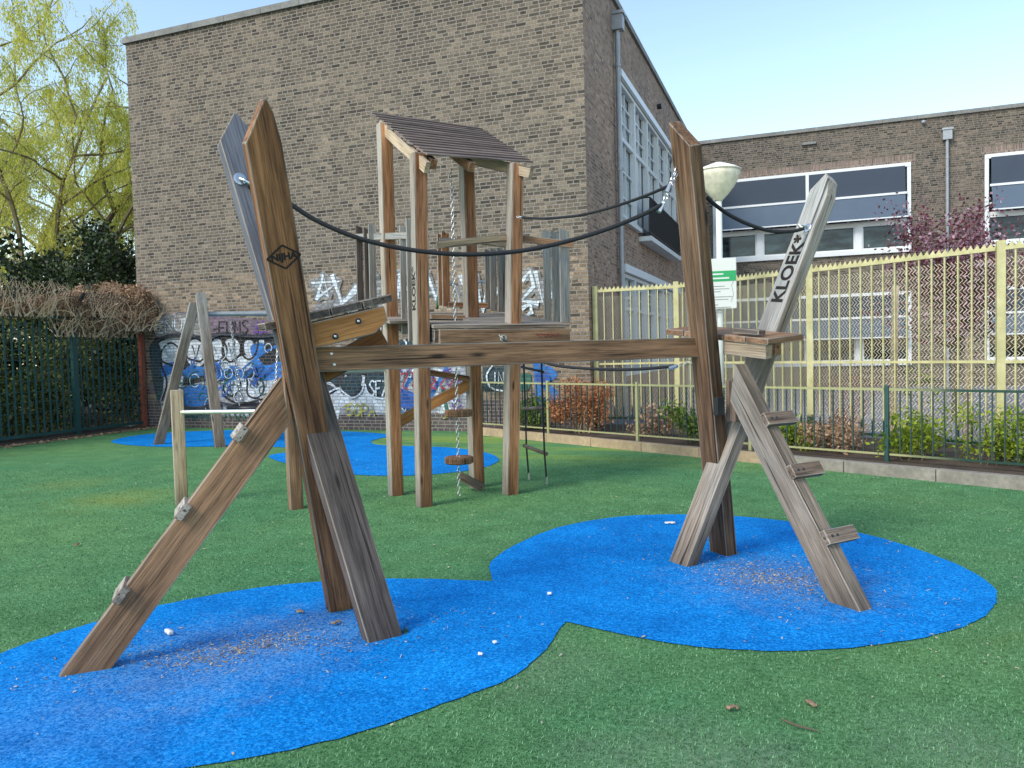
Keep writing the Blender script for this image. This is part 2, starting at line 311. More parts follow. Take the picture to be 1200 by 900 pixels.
# ------------------------------------------------------------------ object helpers
def tag(o, label=None, cat=None, group=None, kind=None):
    if label: o['label'] = label
    if cat: o['category'] = cat
    if group: o['group'] = group
    if kind: o['kind'] = kind
    return o
def thing(name, loc, label, cat, group=None):
    o = bpy.data.objects.new(name, None); COL.objects.link(o); o.location = V(loc); o.empty_display_size = .1
    return tag(o, label, cat, group)
def setparent(o, p):
    if p is None: return
    o.parent = p
    inv = Matrix.Identity(4); q = p
    o.matrix_parent_inverse = p.matrix_basis.inverted()    # world matrix of every object here equals its matrix_basis
class MB:
    def __init__(s): s.v = []; s.f = []; s.m = []
    def add(s, vs, fs, mi=0):
        k = len(s.v); s.v += [tuple(a) for a in vs]
        for f in fs: s.f.append(tuple(i+k for i in f)); s.m.append(mi)
    def box(s, a, b, mi=0):
        x0, y0, z0 = a; x1, y1, z1 = b
        s.add([(x0, y0, z0), (x1, y0, z0), (x1, y1, z0), (x0, y1, z0), (x0, y0, z1), (x1, y0, z1), (x1, y1, z1), (x0, y1, z1)],
              [(0, 3, 2, 1), (4, 5, 6, 7), (0, 1, 5, 4), (1, 2, 6, 5), (2, 3, 7, 6), (3, 0, 4, 7)], mi)
    def obox(s, c, X, Y, Z, mi=0):        # centre and three half axes
        c = V(c); P = [c + X*i + Y*j + Z*k for k in (-1, 1) for (i, j) in ((-1, -1), (1, -1), (1, 1), (-1, 1))]
        s.add(P, [(0, 3, 2, 1), (4, 5, 6, 7), (0, 1, 5, 4), (1, 2, 6, 5), (2, 3, 7, 6), (3, 0, 4, 7)], mi)
    def bar(s, a, b, w, h, up=(0, 0, 1), mi=0):
        a = V(a); b = V(b); d = (b-a); l = d.length; d.normalize(); x = d.cross(V(up))
        if x.length < 1e-4: x = d.cross(V((1, 0, 0)))
        x.normalize(); z = x.cross(d)
        s.obox((a+b)/2, x*w/2, d*l/2, z*h/2, mi)
    def tube(s, pts, r, n=6, caps=True, mi=0):
        pts = [V(p) for p in pts]; rs = r if hasattr(r, '__len__') else [r]*len(pts)
        k0 = len(s.v); pn = None; rings = []
        for i, p in enumerate(pts):
            d = (pts[min(i+1, len(pts)-1)] - pts[max(i-1, 0)])
            if d.length < 1e-9: d = V((0, 0, 1))
            d.normalize()
            if pn is None:
                pn = d.orthogonal().normalized()
            pn = (pn - d*pn.dot(d)); pn = pn.normalized() if pn.length > 1e-6 else d.orthogonal().normalized()
            q = d.cross(pn)
            for j in range(n):
                a = 2*PI*j/n; s.v.append(tuple(p + (pn*math.cos(a) + q*math.sin(a))*rs[i]))
        for i in range(len(pts)-1):
            for j in range(n):
                a = k0+i*n+j; b = k0+i*n+(j+1) % n; s.f.append((a, b, b+n, a+n)); s.m.append(mi)
        if caps and n > 2:
            s.f.append(tuple(k0+j for j in reversed(range(n)))); s.m.append(mi)
            s.f.append(tuple(k0+(len(pts)-1)*n+j for j in range(n))); s.m.append(mi)
    def lathe(s, c, prof, n=24, mi=0):
        c = V(c); k0 = len(s.v)
        for r, z in prof:
            for j in range(n): a = 2*PI*j/n; s.v.append((c.x+r*math.cos(a), c.y+r*math.sin(a), c.z+z))
        for i in range(len(prof)-1):
            for j in range(n):
                a = k0+i*n+j; b = k0+i*n+(j+1) % n; s.f.append((a, b, b+n, a+n)); s.m.append(mi)
        s.f.append(tuple(k0+j for j in reversed(range(n)))); s.m.append(mi)
        s.f.append(tuple(k0+(len(prof)-1)*n+j for j in range(n))); s.m.append(mi)
    def link(s, c, d, side, l=.02, w=.011, r=.0028):   # one chain link
        c = V(c); k0 = len(s.v); nn = side.cross(d); n = 8
        for j in range(n):
            a = 2*PI*j/n; p = c + d*(l*math.cos(a)) + side*(w*math.sin(a)); o = (d*math.cos(a)+side*math.sin(a)).normalized()
            for q in (o*r, nn*r, -o*r, -nn*r): s.v.append(tuple(p+q))
        for j in range(n):
            for t in range(4):
                a = k0+j*4+t; b = k0+j*4+(t+1) % 4; c2 = k0+((j+1) % n)*4+(t+1) % 4; e = k0+((j+1) % n)*4+t; s.f.append((a, b, c2, e)); s.m.append(0)
    def chain(s, a, b, l=.02, w=.011, r=.0028):
        a = V(a); b = V(b); d = (b-a); n = max(2, int(d.length/(l*1.55))); d.normalize(); x = d.orthogonal().normalized(); y = d.cross(x)
        for i in range(n): s.link(a + (b-a)*((i+.5)/n), d, x if i % 2 else y, l, w, r)
    def build(s, name, mats, parent=None, smooth=False, mw=None, bevel=0., edge=None):
        me = bpy.data.meshes.new(name); me.from_pydata(s.v, [], s.f)
        if not hasattr(mats, '__len__'): mats = [mats]
        for q in mats: me.materials.append(q)
        if len(mats) > 1: me.polygons.foreach_set('material_index', s.m)
        if smooth: me.polygons.foreach_set('use_smooth', [True]*len(me.polygons))
        me.update()
        if edge is not None: me.materials.append(edge)
        if bevel:
            bm = bmesh.new(); bm.from_mesh(me); bmesh.ops.recalc_face_normals(bm, faces=bm.faces)
            bmesh.ops.bevel(bm, geom=list(bm.edges), offset=bevel, segments=2, affect='EDGES', profile=.6, material=len(me.materials)-1 if edge is not None else -1); bm.to_mesh(me); bm.free()
        o = bpy.data.objects.new(name, me); COL.objects.link(o)
        if mw is not None: o.matrix_basis = mw
        if parent is not None: setparent(o, parent)
        return o
def frame(P0, P1, wdir):
    z = (V(P1)-V(P0)).normalized(); x = V(wdir) - z*V(wdir).dot(z); x.normalize(); y = z.cross(x)
    mm = Matrix.Identity(4)
    for i in range(3): mm[i][0] = x[i]; mm[i][1] = y[i]; mm[i][2] = z[i]; mm[i][3] = P0[i]
    return mm, (V(P1)-V(P0)).length
def timber(name, P0, P1, w, t, wdir, mat, parent, top=None, ext=0., bev=.006, bow=0., bot=None):
    """plank: length on local Z, width on X, thickness on Y; top/bot = outline points (x fraction, z offset)"""
    mm, l = frame(P0, P1, wdir)
    tp = top or [(.5, 0), (-.5, 0)]; bt = bot or [(-.5, 0), (.5, 0)]
    out = [(a*w, -ext+z) for a, z in bt] + [(a*w, l+z) for a, z in tp]
    n = len(out)
    s = MB(); s.add([(x, -t/2, z) for x, z in out] + [(x, t/2, z) for x, z in out],
          [tuple(range(n)), tuple(reversed(range(n, 2*n)))] + [(i, i+n, (i+1) % n + n, (i+1) % n) for i in range(n)])
    o = s.build(name, mat, parent, mw=mm, bevel=bev, edge=M['wood_edge'])
    if bow: pass
    return o
def cyl(name, a, b, r, mat, parent, n=12):
    s = MB(); s.tube([a, b], r, n); return s.build(name, mat, parent, smooth=False)
def sag(a, b, drop, n=24):
    a = V(a); b = V(b); return [a.lerp(b, i/n) - V((0, 0, drop*4*(i/n)*(1-i/n))) for i in range(n+1)]
def textmesh(name, body, size, mw, mat, parent, off=.0, align='CENTER', sx=1., depth=.0006):
    cu = bpy.data.curves.new(name, 'FONT'); cu.body = body; cu.size = size; cu.offset = off; cu.align_x = align; cu.align_y = 'CENTER'; cu.extrude = depth; cu.space_character = 1.0
    to = bpy.data.objects.new(name+'_t', cu); COL.objects.link(to)
    dg = bpy.context.evaluated_depsgraph_get(); dg.update()
    me = bpy.data.meshes.new_from_object(to.evaluated_get(dg)); bpy.data.objects.remove(to)
    me.transform(Matrix.Diagonal((sx, 1, 1, 1))); me.materials.clear(); me.materials.append(mat); me.name = name
    o = bpy.data.objects.new(name, me); COL.objects.link(o); o.matrix_basis = mw; setparent(o, parent); return o

# ------------------------------------------------------------------ world and sun
w = bpy.data.worlds.new("World"); S.world = w; w.use_nodes = True
nt = w.node_tree; nt.nodes.clear()
SUN = (-RT*.72 - _f*.62); SUN.z = 0; SUN.normalize(); EL = math.radians(42)
sky = nt.nodes.new('ShaderNodeTexSky'); sky.sky_type = 'NISHITA'; sky.sun_disc = False; sky.sun_elevation = EL
sky.sun_rotation = math.atan2(SUN.x, SUN.y); sky.air_density = 1.0; sky.dust_density = .35; sky.ozone_density = 2.2; sky.altitude = 0
bg = nt.nodes.new('ShaderNodeBackground'); bg.inputs[1].default_value = .15
ow = nt.nodes.new('ShaderNodeOutputWorld'); L(nt, mixc(nt, 1., sky.outputs[0], (2.6, 2.38, 2.06), 'MULTIPLY'), bg.inputs[0]); L(nt, bg.outputs[0], ow.inputs[0])
sl = bpy.data.lights.new('sun', 'SUN'); sl.energy = 3.0; sl.angle = math.radians(20); sl.color = (1., .93, .82)
so = bpy.data.objects.new('sun', sl); COL.objects.link(so)
sd = V((SUN.x*math.cos(EL), SUN.y*math.cos(EL), math.sin(EL))); so.rotation_euler = (-sd).to_track_quat('-Z', 'Y').to_euler()
S.view_settings.view_transform = 'Standard'; S.view_settings.look = 'None'; S.view_settings.exposure = 0

# ------------------------------------------------------------------ ground
WY = 13.4; WX0 = -14.15; WX1 = -3.57; BY = 28.0
def kerby(x): return 10.05 - .53*(x+.26)
s = MB(); s.add([(-200, -120, -.02), (200, -120, -.02), (200, 220, -.02), (-200, 220, -.02)], [(0, 1, 2, 3)]); tag(s.build('ground', M['paving']), kind='structure')
def sheet(name, pts, z, mat):
    s = MB(); bm = bmesh.new(); vs = [bm.verts.new((p[0], p[1], z)) for p in pts]; f = bm.faces.new(vs)
    bmesh.ops.recalc_face_normals(bm, faces=[f])
    if f.normal.z < 0: f.normal_flip()
    bmesh.ops.triangulate(bm, faces=[f]); me = bpy.data.meshes.new(name); bm.to_mesh(me); bm.free(); me.materials.append(mat)
    o = bpy.data.objects.new(name, me); COL.objects.link(o); return tag(o, kind='structure')
sheet('turf', [(-13.75, -8), (9, -8), (9, kerby(9)), (-5.9, kerby(-5.9)), (-5.9, WY), (-13.75, WY)], 0., M['turf'])
def crom(pts, closed, n=8):
    out = []; k = len(pts)
    for i in range(k if closed else k-1):
        p0, p1, p2, p3 = [V((*(pts[(i+j) % k] if closed else pts[max(0, min(k-1, i+j))]), 0)) for j in (-1, 0, 1, 2)]
        for t in range(n):
            t /= n; _j = V((random.gauss(0, .003), random.gauss(0, .003), 0)) if n > 5 else V((0, 0, 0)); out.append(_j + .5*((2*p1)+(p2-p0)*t+(2*p0-5*p1+4*p2-p3)*t*t+(3*p1-p0-3*p2+p3)*t**3))
    if not closed: out.append(V((*pts[-1], 0)))
    return [(p.x, p.y) for p in out]
big = crom([(-1.91, 4.59), (-2.09, 5.0), (-2.09, 5.55), (-1.9, 6.25), (-1.38, 6.8), (-.5, 6.95), (.36, 6.60), (.86, 5.98), (1.06, 5.4), (1.0, 4.95), (.78, 4.53), (.43, 4.2), (.06, 3.98), (-.29, 3.87), (-.67, 3.86), (-1.24, 4.0)], False)
sml = crom([(-1.24, 4.0), (-1.22, 3.6), (-1.27, 3.22), (-1.45, 2.9), (-1.72, 2.5), (-2.08, 2.18), (-2.6, 1.9), (-3.3, 1.95), (-3.75, 2.3), (-3.9, 2.7), (-3.85, 3.15), (-3.66, 3.62), (-3.26, 4.1), (-2.63, 4.44), (-1.91, 4.59)], False)
sheet('rubber_surface', big[:-1]+sml[:-1], .006, M['rubber'])
sheet('rubber_surface', crom([(-12.35, 10.95), (-12.6, 12.0), (-11.6, 12.85), (-9.6, 13.1), (-8.0, 12.95), (-7.2, 12.5), (-7.1, 11.7), (-6.7, 11.2), (-6.0, 11.1), (-5.2, 11.0), (-4.4, 10.5), (-3.95, 9.8), (-3.95, 9.0), (-4.5, 8.4), (-5.3, 8.3), (-6.3, 8.7), (-7.2, 9.2), (-7.7, 9.7), (-7.6, 10.3), (-8.2, 10.6), (-9.2, 10.55), (-10.4, 10.3), (-11.5, 10.45)], True), .006, M['rubber'])
RUB = big[:-1]+sml[:-1]
def inside(x, y, P):
    r = False; j = len(P)-1
    for i in range(len(P)):
        if (P[i][1] > y) != (P[j][1] > y) and x < (P[j][0]-P[i][0])*(y-P[i][1])/(P[j][1]-P[i][1])+P[i][0]: r = not r
        j = i
    return r
def blades():
    rng = random.Random(77); s = MB(); v = s.v; f = s.f; cnt = 0
    while cnt < 150000:
        t = rng.random()**2.3; D = 1.9+t*9.; lat = rng.uniform(-.72, .72)*D
        x = _r.x*lat+_f.x*D; y = _r.y*lat+_f.y*D
        if -4.1 < x < 1.2 and 1.8 < y < 7.05 and inside(x, y, RUB): 
            cnt += .2; continue
        a = rng.uniform(0, 6.28); h = rng.uniform(.004, .013); w_ = .0011+.0005*D; ca, sa = math.cos(a), math.sin(a); l = rng.uniform(.0, .012); k = len(v)
        v.append((x-sa*w_, y+ca*w_, 0)); v.append((x+sa*w_, y-ca*w_, 0)); v.append((x+ca*l, y+sa*l, h)); f.append((k, k+1, k+2)); cnt += 1
    s.m = [0]*len(f)
    o = s.build('turf_blades', leafm('turf_blade', [(.045, .13, .05), (.105, .27, .11), (.24, .44, .23)], .2, 8.)); tag(o, 'short artificial turf blades covering the foreground', 'grass', kind='stuff')
blades()
# kerb and bed
kd = V((1, -.53, 0)).normalized(); kn = V((.53, 1, 0)).normalized()
s = MB(); P = V((-5.75, kerby(-5.75), 0)); i = 0
while P.x < 9:
    l = 1.0; c = P + kd*l/2 + kn*.06
    s.obox(c + V((0, 0, .045 + random.uniform(-.004, .004))), kd*(l/2-.004), kn*(.06+random.uniform(0, .003)), V((0, 0, .085)), 1 if P.x < -.6 else 0); P = P + kd*l; i += 1  # left stones tan: low sun on the kerb put into their colour
o = s.build('kerb', [M['concrete'], M['kerbtan']], bevel=.008); tag(o, kind='structure')
sheet('planting_bed', [(-5.75, kerby(-5.75)+.12), (9, kerby(9)+.12), (9, kerby(9)+3), (.5, 12.8), (-1.6, 14.2), (WX1, 14.2), (WX1, WY), (-5.75, WY)], .085, M['soil'])
sheet('schoolyard', [(9.1, kerby(9)+3.02), (40, kerby(9)+3.02), (40, 27.9), (WX1, 27.9), (WX1, 14.22), (-1.6, 14.22), (.52, 12.82)], .05, M['paving'])
s = MB(); s.box((-70, -20, -.01), (-13.76, WY+60, .035)); tag(s.build('soil_ground', M['soil']), kind='structure')

# ------------------------------------------------------------------ school building (big blank wall)
school = thing('school_building', (-8.9, WY, 0), 'large brown brick building with a blank end wall and graffiti at its foot', 'building')
BH = 8.62
s = MB(); s.add([(WX0, WY, -.1), (WX1, WY, -.1), (WX1, WY, BH), (WX0, WY, BH)], [(0, 1, 2, 3)])
s.add([(WX0, WY, -.1), (WX0, 40, -.1), (WX0, 40, BH), (WX0, WY, BH)], [(3, 2, 1, 0)]); s.build('end_wall', M['brick'], school)
s = MB()
# windows on the side wall: (y0,y1,z0,z1)
holes = [(16.35, 24.0, 4.3, 7.25), (16.35, 24.0, .9, 3.15), (25.6, 27.4, 4.3, 7.25)]
ys = sorted({WY, BY, *[h[0] for h in holes], *[h[1] for h in holes]}); zs = sorted({-.1, BH, *[h[2] for h in holes], *[h[3] for h in holes]})
for a, b_ in zip(ys, ys[1:]):
    for c, d in zip(zs, zs[1:]):
        if any(h[0] <= (a+b_)/2 <= h[1] and h[2] <= (c+d)/2 <= h[3] for h in holes): continue
        s.add([(WX1, a, c), (WX1, b_, c), (WX1, b_, d), (WX1, a, d)], [(0, 1, 2, 3)])
for h in holes:   # reveals
    x2 = WX1-.16; a, b_, c, d = h
    s.add([(WX1, a, c), (WX1, a, d), (x2, a, d), (x2, a, c)], [(0, 1, 2, 3)]); s.add([(WX1, b_, c), (WX1, b_, d), (x2, b_, d), (x2, b_, c)], [(3, 2, 1, 0)])
    s.add([(WX1, a, d), (WX1, b_, d), (x2, b_, d), (x2, a, d)], [(0, 1, 2, 3)]); s.add([(WX1, a, c), (WX1, b_, c), (x2, b_, c), (x2, a, c)], [(3, 2, 1, 0)])
s.build('side_wall', M['brick_side'], school)
s = MB(); x = WX0-.06
while x < WX1+.05:
    x2 = min(x+.95, WX1+.06); s.box((x+.004, WY-.06, BH), (x2-.004, WY+.34, BH+.13)); x = x2
y = WY+.345
while y < BY: s.box((WX1-.34, y+.004, BH), (WX1+.06, min(y+.95, BY)-.004, BH+.13)); y += .95
s.build('coping', M['coping'], school)
s = MB(); s.box((WX0+.02, WY+.3, BH-.25), (WX1-.3, BY, BH-.05)); s.build('roof', M['coping'], school)
def gridwin(par, y0, y1, z0, z1, X, bays, kind):
    w_ = s_ = None
    fr = MB(); gl = MB(); xo = X-.13
    gl.add([(xo-.02, y0, z0), (xo-.02, y1, z0), (xo-.02, y1, z1), (xo-.02, y0, z1)], [(0, 1, 2, 3)])
    def hb(ya, yb, z, h=.07, d=.09): fr.box((xo, ya, z-h/2), (xo+d, yb, z+h/2))
    def vb(y, za, zb, w=.08, d=.1): fr.box((xo+.002, y-w/2, za), (xo+d+.004, y+w/2, zb))
    hb(y0, y1, z0+.05, .1, .12); hb(y0, y1, z1-.04, .08, .12)
    for i in range(bays+1): vb(min(max(y0+(y1-y0)*i/bays, y0+.06), y1-.06), z0+.1, z1-.08, .13, .12)
    if kind == 'tall':
        zt = z0 + (z1-z0)*.60
        hb(y0+.1, y1-.1, zt, .1, .085)
        for i in range(bays):
            a = y0+(y1-y0)*i/bays; b_ = y0+(y1-y0)*(i+1)/bays; c = (a+b_)/2
            for q in (a+.12, b_-.12): vb(q, zt+.05, z1-.08, .06, .06)
            vb(c, zt+.05, z1-.1, .035, .05); 
            for q in (.33, .66): hb(a+.1, b_-.1, zt+(z1-zt)*q, .035, .045)
            if i == 0: 
                for q in (.3, .62): hb(a+.1, b_-.1, z0+(zt-z0)*q, .04, .05)
                vb(c, z0+.1, zt-.05, .035, .05)
            else:
                fr.box((xo-.01, a+.16, z0+.1), (xo+.03, a+.16+(b_-a)*.38, zt-.05))
                vb(c+.12, z0+.1, zt-.05, .06, .06)
    else:
        hb(y0+.1, y1-.1, z1-.75, .07, .085)
        for i in range(bays):
            a = y0+(y1-y0)*i/bays; b_ = y0+(y1-y0)*(i+1)/bays; vb((a+b_)/2, z0+.1, z1-.1, .04, .06)
            for q in (.25, .5): hb(a+.1, b_-.1, z1-q, .03, .045)
    o = fr.build('window', M['whitewood'], par); gl.build('pane', M['glass_pale'], o); return o
wn = gridwin(school, 16.36, 23.99, 4.31, 7.24, WX1, 5, 'tall'); wn['label'] = 'tall white multi-pane window above the dark balcony railing'
s = MB(); s.box((WX1, 16.2, 7.25), (WX1+.07, 24.15, 7.40)); s.build('lintel', M['white'], school)
s = MB(); s.box((WX1, 16.2, 4.2), (WX1+.1, 18.0, 4.295)); s.build('sill', M['whitewood'], school); s = MB(); s.box((WX1, 22.75, 4.2), (WX1+.1, 24.15, 4.295)); s.build('sill', M['whitewood'], school)
wn = gridwin(school, 16.36, 23.99, .91, 3.14, WX1, 6, 'low'); wn['label'] = 'ground floor white window behind the fence'
s = MB(); s.box((WX1, 16.2, 3.15), (WX1+.08, 24.15, 3.32)); s.build('lintel', M['white'], school)
wn = gridwin(school, 25.61, 27.39, 4.31, 7.24, WX1, 1, 'tall'); wn['label'] = 'narrow white window next to the inner corner'
def balcony(y0, y1):
    s = MB(); s.box((WX1+.002, y0, 4.02), (WX1+.3, y1, 4.13)); sl_ = s.build('balcony_slab', M['whitewood'], school)
    s = MB(); X = WX1+.27
    for z in (4.2, 5.02): s.bar((X, y0, z), (X, y1, z), .03, .03); 
    for y in (y0, y1):
        for z in (4.2, 5.02): s.bar((WX1+.01, y, z), (X, y, z), .03, .03)
    n = int((y1-y0)/.09)
    for i in range(n+1): y = y0+(y1-y0)*i/n; s.box((X-.008, y-.012, 4.14), (X+.008, y+.012, 5.0))
    s.box((X-.02, y0+.02, 4.22), (X-.012, y1-.02, 4.98))
    s.build('railing', M['black'], sl_)
balcony(18.05, 22.7); balcony(26.0, 27.4)
def downpipe(par, x, y, z0, z1, nx, ny, hop=True):
    s = MB(); c = V((x+nx*.09, y+ny*.09, 0)); s.tube([c+V((0, 0, z0)), c+V((0, 0, z1))], .05, 12)
    z = z0+1.
    while z < z1: s.tube([c+V((0, 0, z-.03)), c+V((0, 0, z+.03))], .062, 12); z += 2.1
    if hop: s.box((c.x-.13, c.y-.1, z1), (c.x+.13, c.y+.1, z1+.3)); s.box((c.x-.16, c.y-.13, z1+.3), (c.x+.16, c.y+.13, z1+.36))
    s.build('downpipe', M['zinc'], par)
downpipe(school, WX1, 15.75, 0, 8.0, 1, 0); downpipe(school, WX1, 26.3-.9, 0, 8.1, 1, 0, False)
s = MB(); s.tube([(WX1, 20.9, 7.95), (WX1+.12, 20.9, 7.95)], .07, 10); s.build('vent_pipe', M['black'], school)

# graffiti (flat paint on the wall)
PAINT = {}
def pm(c):
    if c not in PAINT: PAINT[c] = brick('paint_%d' % len(PAINT), (.11, .09, .075), (.27, .22, .17), (.25, .23, .2), rows=.068, width=.205, paint=c[:3], cover=c[3] if len(c) > 3 else 0.)
    return PAINT[c]
layer = [0]
def gw(x, y): p = ony(x, y, WY); return V((p.x, WY - .003 - layer[0], p.z))
REG = {}
def region(x, y):
    if y < 371: return ('graffiti_tag', 0 if x < 452 else 1 if x < 606 else 2)
    return ('graffiti_mural', 0 if x < 346 else 1 if x < 457 else 2 if x < 560 else 3)
class G(MB):
    def blob(s, pts, smooth=True):
        s.note(pts)
        if smooth: pts = crom(pts, True, 5)
        P = [gw(*p) for p in pts]; bm = bmesh.new(); f = bm.faces.new([bm.verts.new(p) for p in P]); bm.normal_update()
        if f.normal.y > 0: f.normal_flip()
        bmesh.ops.triangulate(bm, faces=[f]); bm.verts.index_update(); s.add([v.co[:] for v in bm.verts], [tuple(v.index for v in f.verts) for f in bm.faces]); bm.free()
    def stroke(s, pts, w, closed=False, smooth=True):
        s.note(pts)
        if smooth and len(pts) > 2: pts = crom(pts, closed, 5)
        if closed: pts = list(pts)+[pts[0]]
        P = [gw(*p) for p in pts]; k = len(s.v)
        for i, p in enumerate(P):
            layer[0] += 1e-5; p.y = WY - .003 - layer[0]
            d = P[min(i+1, len(P)-1)]-P[max(0, i-1)]; n = V((d.z, 0, -d.x)); n = n.normalized() if n.length > 1e-6 else V((1, 0, 0))
            ww = w*.5*(.0165)*(.85+.3*random.random()); s.v += [tuple(p+n*ww), tuple(p-n*ww)]
        for i in range(len(P)-1): s.f.append((k+2*i, k+2*i+1, k+2*i+3, k+2*i+2)); s.m.append(0)
    def note(s, pts): layer[0] += .00012; s.marks = getattr(s, 'marks', []); s.marks.append((len(s.v), len(s.f), region(sum(p[0] for p in pts)/len(pts), sum(p[1] for p in pts)/len(pts))))
LET = dict(F=[[(1, 0), (0, 0), (0, 1)], [(0, .5), (.8, .45)]], U=[[(0, 0), (.05, .8), (.5, 1), (.9, .8), (1, 0)]], M=[[(0, 1), (.1, 0), (.5, .7), (.9, 0), (1, 1)]],
  S=[[(1, .1), (.5, 0), (.05, .25), (.5, .5), (.95, .75), (.5, 1), (0, .88)]], Z=[[(0, 0), (1, 0), (0, 1), (1, 1)]], I=[[(.5, 0), (.5, 1)]], N=[[(0, 1), (0, 0), (1, 1), (1, 0)]],
  T=[[(0, 0), (1, 0)], [(.5, 0), (.5, 1)]], O=[[(.5, 0), (0, .3), (.1, .85), (.5, 1), (.95, .75), (.9, .2), (.5, 0)]], P=[[(0, 1), (0, 0), (.9, .15), (.8, .5), (0, .55)]],
  A=[[(0, 1), (.5, 0), (1, 1)], [(.2, .6), (.8, .6)]], B=[[(0, 0), (0, 1)], [(0, 0), (.9, .2), (.1, .5), (1, .75), (0, 1)]], K=[[(0, 0), (0, 1)], [(.9, 0), (0, .5), (1, 1)]], E=[[(1, 0), (0, 0), (0, 1), (1, 1)], [(0, .5), (.8, .5)]], L=[[(0, 0), (0, 1), (.9, 1)]], H=[[(0, 0), (0, 1)], [(1, 0), (1, 1)], [(0, .5), (1, .5)]])
def word(g, txt, x, y, w, h, lw, slope=0.):
    n = len(txt); cw = w/n
    for i, ch in enumerate(txt):
        for st in LET.get(ch, []):
            g.stroke([(x+i*cw+a*cw*.78, y+b_*h+slope*(i*cw)) for a, b_ in st], lw, smooth=ch in 'SUOPB')
def G_(name, col, fn):
    g = G(); fn(g); mk = g.marks+[(len(g.v), len(g.f), None)]
    for (v0, f0, rg), (v1, f1, _) in zip(mk, mk[1:]):
        t = REG.setdefault(rg, [MB(), []]); m_ = pm(col)
        if m_ not in t[1]: t[1].append(m_)
        t[0].add(g.v[v0:v1], [tuple(i-v0 for i in q) for q in g.f[f0:f1]], t[1].index(m_))
R_ = random.Random(3)
def f(g):
    g.blob([(180, 372), (215, 366), (250, 370), (300, 374), (340, 380), (345, 400), (300, 402), (240, 398), (190, 400), (178, 388)])
    g.blob([(176, 452), (186, 446), (190, 458), (178, 462)])
G_('haze', (.21, .15, .20), f)
G_('bg2', (.40, .42, .47), lambda g: (g.blob([(184, 440), (330, 436), (350, 470), (320, 490), (190, 482)], False), g.blob([(372, 440), (455, 437), (456, 486), (372, 486)], False), g.blob([(455, 428), (548, 428), (548, 482), (455, 486)], False)))
G_('ground', (.016, .022, .03), lambda g: (g.blob([(180, 398), (230, 391), (300, 392), (336, 396), (345, 440), (346, 462), (335, 470), (325, 448), (300, 455), (250, 446), (215, 452), (184, 446)]), g.blob([(372, 437), (457, 436), (457, 470), (372, 470)], False)))
G_('ground2', (.05, .08, .11), lambda g: (g.blob([(200, 462), (240, 455), (262, 478), (240, 490), (205, 486)]), g.blob([(318, 455), (348, 450), (348, 484), (322, 482)]), g.blob([(484, 440), (500, 436), (506, 456), (488, 460)])))
def f(g):
    g.blob([(186, 402), (200, 396), (216, 402), (214, 426), (200, 436), (188, 424)]); g.blob([(220, 399), (232, 395), (241, 402), (239, 425), (228, 430), (219, 420)])
    g.blob([(250, 399), (258, 396), (262, 420), (254, 428), (246, 418)]); g.blob([(264, 400), (272, 396), (281, 402), (281, 416), (272, 424), (264, 416)])
    g.blob([(287, 401), (296, 400), (297, 414), (288, 415)]); g.blob([(300, 402), (309, 398), (308, 412), (300, 414)])
    g.blob([(262, 445), (275, 440), (282, 452), (274, 463), (262, 462)]); g.blob([(284, 442), (306, 440), (312, 456), (298, 470), (286, 460)])
    g.blob([(300, 440), (322, 436), (322, 462), (306, 468)]); g.blob([(288, 470), (296, 465), (302, 474), (292, 478)]); g.blob([(192, 440), (214, 438), (210, 462), (196, 470)])
    g.blob([(246, 425), (275, 425), (272, 438), (248, 440)]); g.blob([(278, 420), (300, 416), (304, 432), (282, 436)])
    # waves in the middle piece
    g.blob([(376, 468), (384, 464), (397, 456), (404, 462), (414, 468), (424, 462), (428, 452), (432, 461), (442, 467), (456, 468), (456, 484), (440, 483), (425, 478), (412, 482), (399, 478), (396, 494), (391, 480), (376, 484)], False)
    g.stroke([(378, 448), (388, 450), (397, 457), (403, 447), (406, 440)], 3.5); g.stroke([(426, 440), (425, 452)], 5)
    g.blob([(375, 418), (385, 410), (398, 405), (406, 412), (402, 422), (388, 428)]); g.stroke([(455, 436), (458, 454), (462, 470)], 5); g.stroke([(508, 430), (520, 436), (540, 430)], 4); g.stroke([(512, 440), (514, 470)], 4)
    g.blob([(512, 468), (522, 462), (526, 480), (514, 484)])
G_('white', (.70, .76, .80), f)
def f(g):
    g.blob([(378, 441), (394, 440), (396, 452), (388, 447), (378, 446)], False); g.blob([(376, 452), (386, 452), (395, 457), (386, 463), (376, 464)]); g.blob([(404, 442), (424, 440), (420, 458), (408, 464), (399, 458)]); g.blob([(430, 438), (452, 438), (452, 464), (440, 462), (431, 452)], False)
    g.blob([(566, 430), (600, 428), (602, 456), (566, 458)], False); g.blob([(176, 405), (186, 402), (190, 420), (192, 450), (186, 470), (178, 440)])
    g.blob([(405, 360), (420, 352), (440, 350), (446, 372), (420, 392), (402, 396)]); g.blob([(448, 400), (505, 396), (508, 420), (450, 426)], False)
G_('dark', (.012, .05, .07), f)
